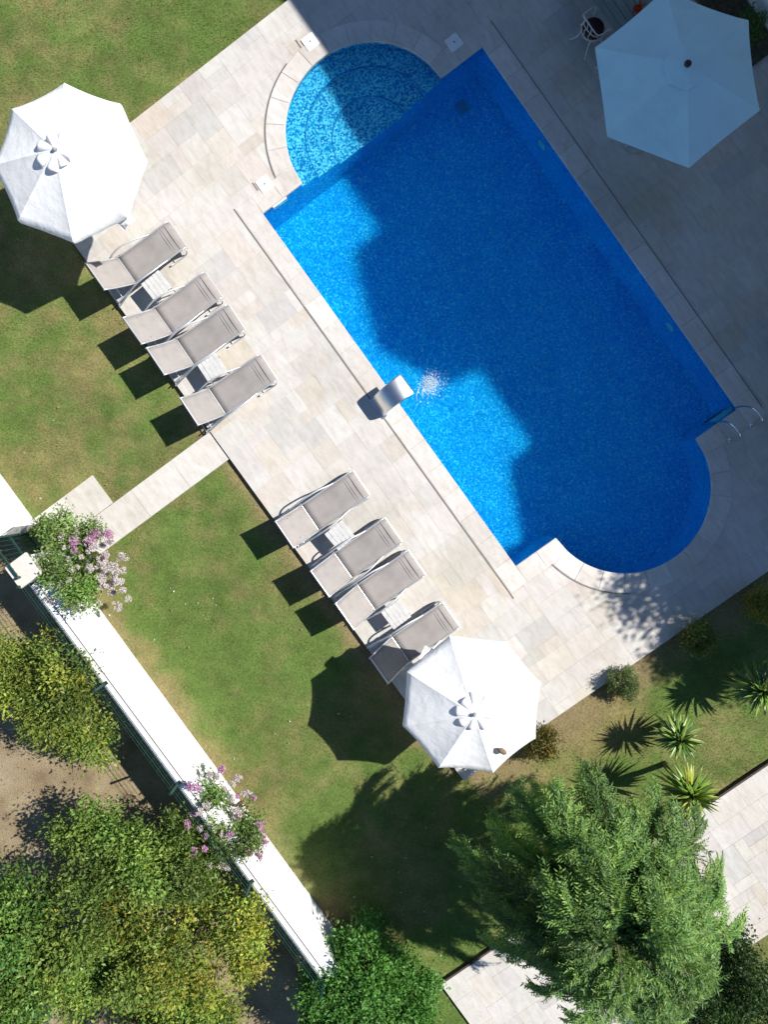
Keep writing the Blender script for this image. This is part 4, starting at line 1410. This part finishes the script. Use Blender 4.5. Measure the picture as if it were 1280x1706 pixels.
bush('shrub', 330, 1690, .6, 1.2, 1.0, .8, 170, 80, .085, MIDGREEN + YELLOWGREEN[:1], 'low green shrub at the bottom edge beside the dark gap', base=NB, clump_r=.15, group=GN)
bush('shrub', 305, 1425, .65, 1.15, .75, .75, 160, 75, .085, MIDGREEN + OLIVE[:1], 'leafy shrub pressed against the wall below the second flowering shrub', base=NB, clump_r=.14, group=GN)
bush('round_bush', 615, 1662, .55, 1.55, 1.45, .8, 420, 95, .085, DEEPGREEN[1:3] + [(.14, .32, .06), (.09, .23, .045)], 'dense bright green bush at the lower end of the white wall', cat='bush', clump_r=.13, wscale=.55, lobes=False)
bush('ball_shrub', 1040, 1138, .20, .33, .33, .30, 110, 60, .034, [(.15, .20, .07), (.20, .25, .09), (.10, .15, .05)], 'small clipped grey green ball shrub on the terrace edge', clump_r=.05, trunk=False)
bush('low_shrub', 1165, 1062, .25, .36, .32, .30, 80, 60, .05, OLIVE + MIDGREEN[:2], 'small loose shrub at the edge of the tree shade', clump_r=.07)
bush('yellow_shrub', 1268, 1008, .30, .32, .30, .32, 80, 60, .045, [(.40, .34, .05), (.30, .28, .05), (.20, .20, .05)], 'yellowish shrub at the right edge beside the terrace', clump_r=.07)
bush('flowering_bush', 905, 1240, .30, .32, .36, .32, 70, 60, .05, [(.10, .11, .03), (.14, .13, .03), (.08, .06, .03), (.30, .20, .02), (.12, .14, .04)], 'small brown and yellow flowering bush beside the parasol near the tree', clump_r=.07)
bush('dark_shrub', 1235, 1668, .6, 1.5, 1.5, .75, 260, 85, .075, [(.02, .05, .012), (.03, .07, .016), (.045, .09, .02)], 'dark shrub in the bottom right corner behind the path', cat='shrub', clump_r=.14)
bush('garden_tree', 0, 0, 4.9, 2.3, 2.35, 1.6, 640, 70, .13, DEEPGREEN, 'leafy garden tree right of the picture that shades the terrace corner', cat='tree', pos=(13.55, 8.8), clump_r=.26)
for k, x in enumerate((.7, 1.9, 3.1)):
    bush('bed_plant', 0, 0, .28, .30, .28, .22, 26, 50, .05, DEEPGREEN + OLIVE[:1], ('low leafy plant in the bed at the far end of the house front', 'low leafy plant in the middle of the bed by the house', 'low leafy plant at the near end of the bed by the house')[k], cat='plant', pos=(x, 10.22), base=.09, clump_r=.06, group='plants in the bed by the house')

# crape myrtles with pink flower heads over the wall
def myrtle(px_, py_, zc, rx, ry, rz, nclump, label, flowers, seed):
    e = bush('flowering_shrub', px_, py_, zc, rx, ry, rz, nclump, 70, .065, [(.14, .25, .045), (.18, .29, .06), (.10, .20, .04), (.28, .32, .13)], label, clump_r=.10, group=None)
    o = e.location
    for (fx, fy, fz, fr, cset) in flowers:
        fr *= 1.3
        p = at(fx, fy, fz)
        n = int(300 * fr / .12)
        v = rng.normal(size=(n, 3)); v /= np.linalg.norm(v, axis=1)[:, None]
        lobes = rng.normal(size=(5, 3)) * fr * [.34, .34, .2]
        P = v * (rng.uniform(.1, 1, (n, 1)) ** .6) * fr * .62 + lobes[rng.integers(0, 5, n)] + [p.x - o.x, p.y - o.y, p.z - o.z]
        col = pick_cols(n, cset, .12)
        Ln = rng.uniform(.022, .04, n)
        leaf_np('flower_cluster', P, v + rng.normal(size=(n, 3)) * .5, v + rng.normal(size=(n, 3)) * .6, Ln, Ln * .8, col, M['petal'], e)
    return e
PINK = [(.62, .33, .50), (.70, .45, .60), (.55, .26, .44)]
PALE = [(.72, .60, .64), (.74, .68, .66), (.66, .52, .58), (.6, .6, .45)]
fl = [(150, 897, 1.25, .13, PINK), (178, 890, 1.1, .10, PINK), (120, 905, 1.3, .10, PINK)]
for k in range(64):
    t_ = random.betavariate(2.2, 1.3)
    fl.append((30 + 180 * t_, random.gauss(945, 38), random.uniform(.8, 1.45), random.uniform(.035, .085), PALE))
fl += [(214, 997, .9, .06, PALE), (203, 928, 1.0, .085, PALE), (190, 945, 1.0, .08, PALE), (168, 962, 1.1, .09, PALE), (205, 950, 1.0, .06, PALE), (85, 1000, .9, .08, PALE), (70, 865, 1.0, .06, PALE)]
myrtle(128, 932, .95, 1.15, .8, .55, 150, 'tall flowering shrub with pale pink heads over the gate', fl, 1)
fl = [(432, 1377, .9, .12, PINK), (440, 1400, .85, .11, PINK), (325, 1308, 1.2, .12, PINK), (368, 1282, 1.0, .09, PINK), (395, 1300, .95, .08, PALE), (312, 1375, 1.2, .08, PINK), (322, 1419, 1.2, .09, PINK), (410, 1322, .9, .08, PALE), (350, 1290, 1.1, .07, PALE), (405, 1450, .8, .09, PALE), (345, 1340, 1.1, .07, PALE), (425, 1430, .8, .07, PINK), (385, 1330, 1., .06, PALE)]
for k in range(26): fl.append((random.uniform(320, 440), random.uniform(1285, 1450), random.uniform(.8, 1.25), random.uniform(.04, .075), PALE if k % 2 else PINK))
myrtle(385, 1370, .85, 1.1, .6, .5, 70, 'flowering shrub with bright pink heads straddling the long white wall', fl, 2)

# the feathery tree
def feather_tree():
    top = at(1028, 1534, 4.1)
    e = empty('feathery_tree', (top.x, top.y, LAWN), 0, 'large feathery green tree with drooping sprays beside the stone path', 'tree')
    mb = MB()
    h0 = 2.4
    mb.tube(smooth_path([(0, 0, -.05), (.04, .02, .5), (-.03, .03, 1.4), (.02, 0, h0), (0.05, 0.02, 3.0), (0, 0, 3.5)], 4), [.17 - .006 * i for i in range(21)], 10)
    Cn, D, Nn, Ln, Cl = [], [], [], [], []
    nb = 88
    PAL = np.array([(.085, .175, .05), (.125, .23, .058), (.175, .285, .065), (.06, .135, .045), (.24, .345, .075)])
    r = random.Random(5)
    for k in range(nb + 22):
        apex = k >= nb
        az = k * 2.39996 + r.uniform(-.25, .25)
        lev = min(1.0, (k + .5) / nb)                      # 0 low, 1 top
        reach = (2.42 - 1.75 * lev ** 2.0) * r.uniform(.74, 1.12) * (1.04 + .16 * math.cos(az - rad(15)) - .30 * max(0, math.cos(az - rad(108))) ** 2)
        z0 = h0 + 1.15 * lev * r.uniform(.8, 1.1)
        zt = z0 + (.75 + .85 * lev) * r.uniform(.6, 1.2)
        ze = zt - (.75 - .35 * lev) * r.uniform(.6, 1.3)
        if apex:
            reach = r.uniform(.12, .75); z0 = h0 + r.uniform(.7, 1.1); zt = z0 + r.uniform(.75, 1.05); ze = zt - r.uniform(.0, .25)
        dx, dy = math.cos(az), math.sin(az)
        bend = r.uniform(-.25, .25)
        def pt(s, z): return (dx * reach * s - dy * bend * s * s * reach, dy * reach * s + dx * bend * s * s * reach, z)
        limb = smooth_path([(0, 0, z0 - .25), pt(.3, z0 + (zt - z0) * .75), pt(.62, zt), pt(.86, (zt + ze) / 2 + .1), pt(1.0, ze)], 5)
        mb.tube(limb, [max(.004, .032 * (1 - i / (len(limb) - 1)) + .003) for i in range(len(limb))], 5)
        tone = r.uniform(.6, 1.4)
        n = len(limb)
        for i in range(1 if lev > .45 else 4, n):
            p = limb[i]; t = (limb[i] - limb[i - 1]).normalized()
            for sgn in range(7 if i < n * .7 else 5):
                # side sprays of small leaves, longest in the middle of the limb
                sl = r.uniform(.26, .66) * (1.15 - .45 * i / n)
                a2 = r.uniform(-1.3, 1.3) * (1.15 - .45 * i / n)
                sd = (t * math.cos(a2) + Vector((-t.y, t.x, 0)) * math.sin(a2) + Vector((0, 0, r.uniform(-.35, .25)))).normalized()
                m = 20
                s = np.linspace(.05, 1, m)
                drop = -.30 * s ** 2 * sl
                base = np.array(p)[None] + np.array(sd)[None] * (s * sl)[:, None] + np.stack([np.zeros(m), np.zeros(m), drop], 1)
                side = np.array((-sd.y, sd.x, 0)); side /= max(1e-6, np.linalg.norm(side))
                alt = np.where(np.arange(m) % 2, 1, -1)[:, None]
                dirs = np.array(sd)[None] * .8 + side[None] * alt * .75 + rng.normal(size=(m, 3)) * .22
                base = base + side[None] * alt * .025
                Cn.append(base); D.append(dirs)
                Nn.append(np.tile([0, 0, 1.0], (m, 1)) + rng.normal(size=(m, 3)) * .45)
                Ln.append(rng.uniform(.06, .12, m))
                c = PAL[rng.integers(0, 5)] * tone * .5 + PAL[rng.integers(0, 5, m)] * tone * .5
                Cl.append(c * (1 + .25 * s[:, None] - .1))
    for k in range(190):                        # young upright sprays at the heart of the crown
        p = Vector((r.gauss(.05, .26), r.gauss(0, .26), h0 + r.uniform(1.2, 2.15)))
        az = r.uniform(0, 6.283); sl = r.uniform(.25, .5)
        sd = Vector((math.cos(az), math.sin(az), r.uniform(.1, .8))).normalized()
        m = 20
        s = np.linspace(.05, 1, m)
        side = np.array((-sd.y, sd.x, 0)); side /= np.linalg.norm(side)
        alt = np.where(np.arange(m) % 2, 1, -1)[:, None]
        Cn.append(np.array(p)[None] + np.array(sd)[None] * (s * sl)[:, None] + side[None] * alt * .025 + np.stack([s * 0, s * 0, -.25 * s ** 2 * sl], 1))
        D.append(np.array(sd)[None] * .8 + side[None] * alt * .75 + rng.normal(size=(m, 3)) * .22)
        Nn.append(np.tile([0, 0, 1.0], (m, 1)) + rng.normal(size=(m, 3)) * .45)
        Ln.append(rng.uniform(.06, .12, m))
        Cl.append(PAL[rng.integers(0, 5, m)] * r.uniform(.6, 1.3))
    Cn, D, Nn, Ln, Cl = map(np.concatenate, (Cn, D, Nn, Ln, Cl))
    mb.build('trunk', M['bark'], e, smooth=True)
    leaf_np('crown', Cn, D, Nn, Ln, Ln * .26, Cl, M['leaf'], e)
feather_tree()

# yuccas: every sword leaf a part
def sword_leaf(L_, w):
    P = []
    n = 7
    for i in range(n + 1):
        t = i / n
        ww = w * (1 - t ** 2.2) * (.75 + .5 * math.sin(t * 2.4)) + .0015
        z = -.10 * L_ * t * t
        P.append([(L_ * t, -ww, z + ww * .5), (L_ * t, 0, z), (L_ * t, ww, z + ww * .5)])
    return MB().grid(P, .003)
def yucca(name, px_, py_, zc, size, nleaf, label, pal, base=LAWN, seed=0, pos=None, stem=True):
    r = random.Random(seed)
    c = Vector((pos[0], pos[1], zc)) if pos else at(px_, py_, zc)
    e = empty(name, (c.x, c.y, base), 0, label, 'plant', 'spiky yuccas')
    h = zc - base
    MB().tube([(0, 0, -.02), (.01, .0, h * .5), (0, 0, h)], [.07, .06, .05], 8).build('stem', M['bark'], e, smooth=True)
    meshes = []
    for col in pal:
        mb = sword_leaf(size, size * .05)
        me = mb.mesh('leaf', True)
        ca = me.color_attributes.new('col', 'FLOAT_COLOR', 'POINT')
        ca.data.foreach_set('color', np.tile(np.array(col + (1.0,), dtype=np.float32), len(me.vertices)))
        me.materials.append(M['blade_leaf'])
        meshes.append(me)
    for k in range(nleaf):
        t = k / nleaf
        o = bpy.data.objects.new('leaf', r.choice(meshes))
        link(o, e)
        s = (1.0 - .30 * t) * r.uniform(.72, 1.1)
        o.scale = (s, s, s)
        o.location = (0, 0, h - .22 + .26 * t)
        o.rotation_euler = (r.uniform(-.3, .3), -rad(-48 + 122 * t + r.uniform(-9, 9)), k * 2.39996 + r.uniform(-.15, .15))
    return e
YUC = [(.14, .26, .04), (.19, .32, .05), (.09, .18, .035), (.32, .40, .10)]
YUY = [(.24, .34, .04), (.38, .42, .05), (.13, .23, .04), (.17, .29, .045)]
yucca('yucca', 1135, 1232, .85, .62, 96, 'spiky yucca on the lawn just above the feathery tree', YUC, seed=1)
yucca('yucca', 1155, 1325, 1.45, .74, 110, 'yellow green spiky yucca against the feathery tree and path', YUY, seed=2)
yucca('yucca', 1272, 1152, .95, .70, 100, 'spiky yucca at the right edge of the lawn', YUC, seed=3)
pp = at(1318, 545, 0)
e = yucca('potted_palm', 0, 0, .9, .95, 40, 'spiky palm in a pot at the right edge of the shaded terrace', [(.05, .09, .03), (.07, .12, .035)], base=0, seed=4, pos=(pp.x, pp.y))
e['group'] = 'potted plants'
MB().lathe([(.16, 0), (.22, .34), (.245, .34), (.245, .39), (.21, .39), (.2, .34), (.02, .33)], (0, 0, 0), 20).build('pot', M['terracotta'], e)

# dry leaf litter on the soil
n = 1500
x = rng.uniform(5, 15.5, n); y = rng.uniform(-13.5, -8.6, n)
base = np.stack([x, y, np.full(n, NB + .012)], 1)
D = rng.normal(size=(n, 3)); D[:, 2] *= .15
Ln = rng.uniform(.02, .055, n)
lit = leaf_np('leaf_litter', base, D, np.tile([0, 0, 1.0], (n, 1)) + rng.normal(size=(n, 3)) * .3, Ln, Ln * .5, pick_cols(n, [(.16, .10, .05), (.24, .17, .09), (.09, .06, .035), (.30, .25, .16)]), M['leaf'], None)
tag(lit, 'dry leaf litter scattered over the bare soil', 'leaf litter', kind='stuff')
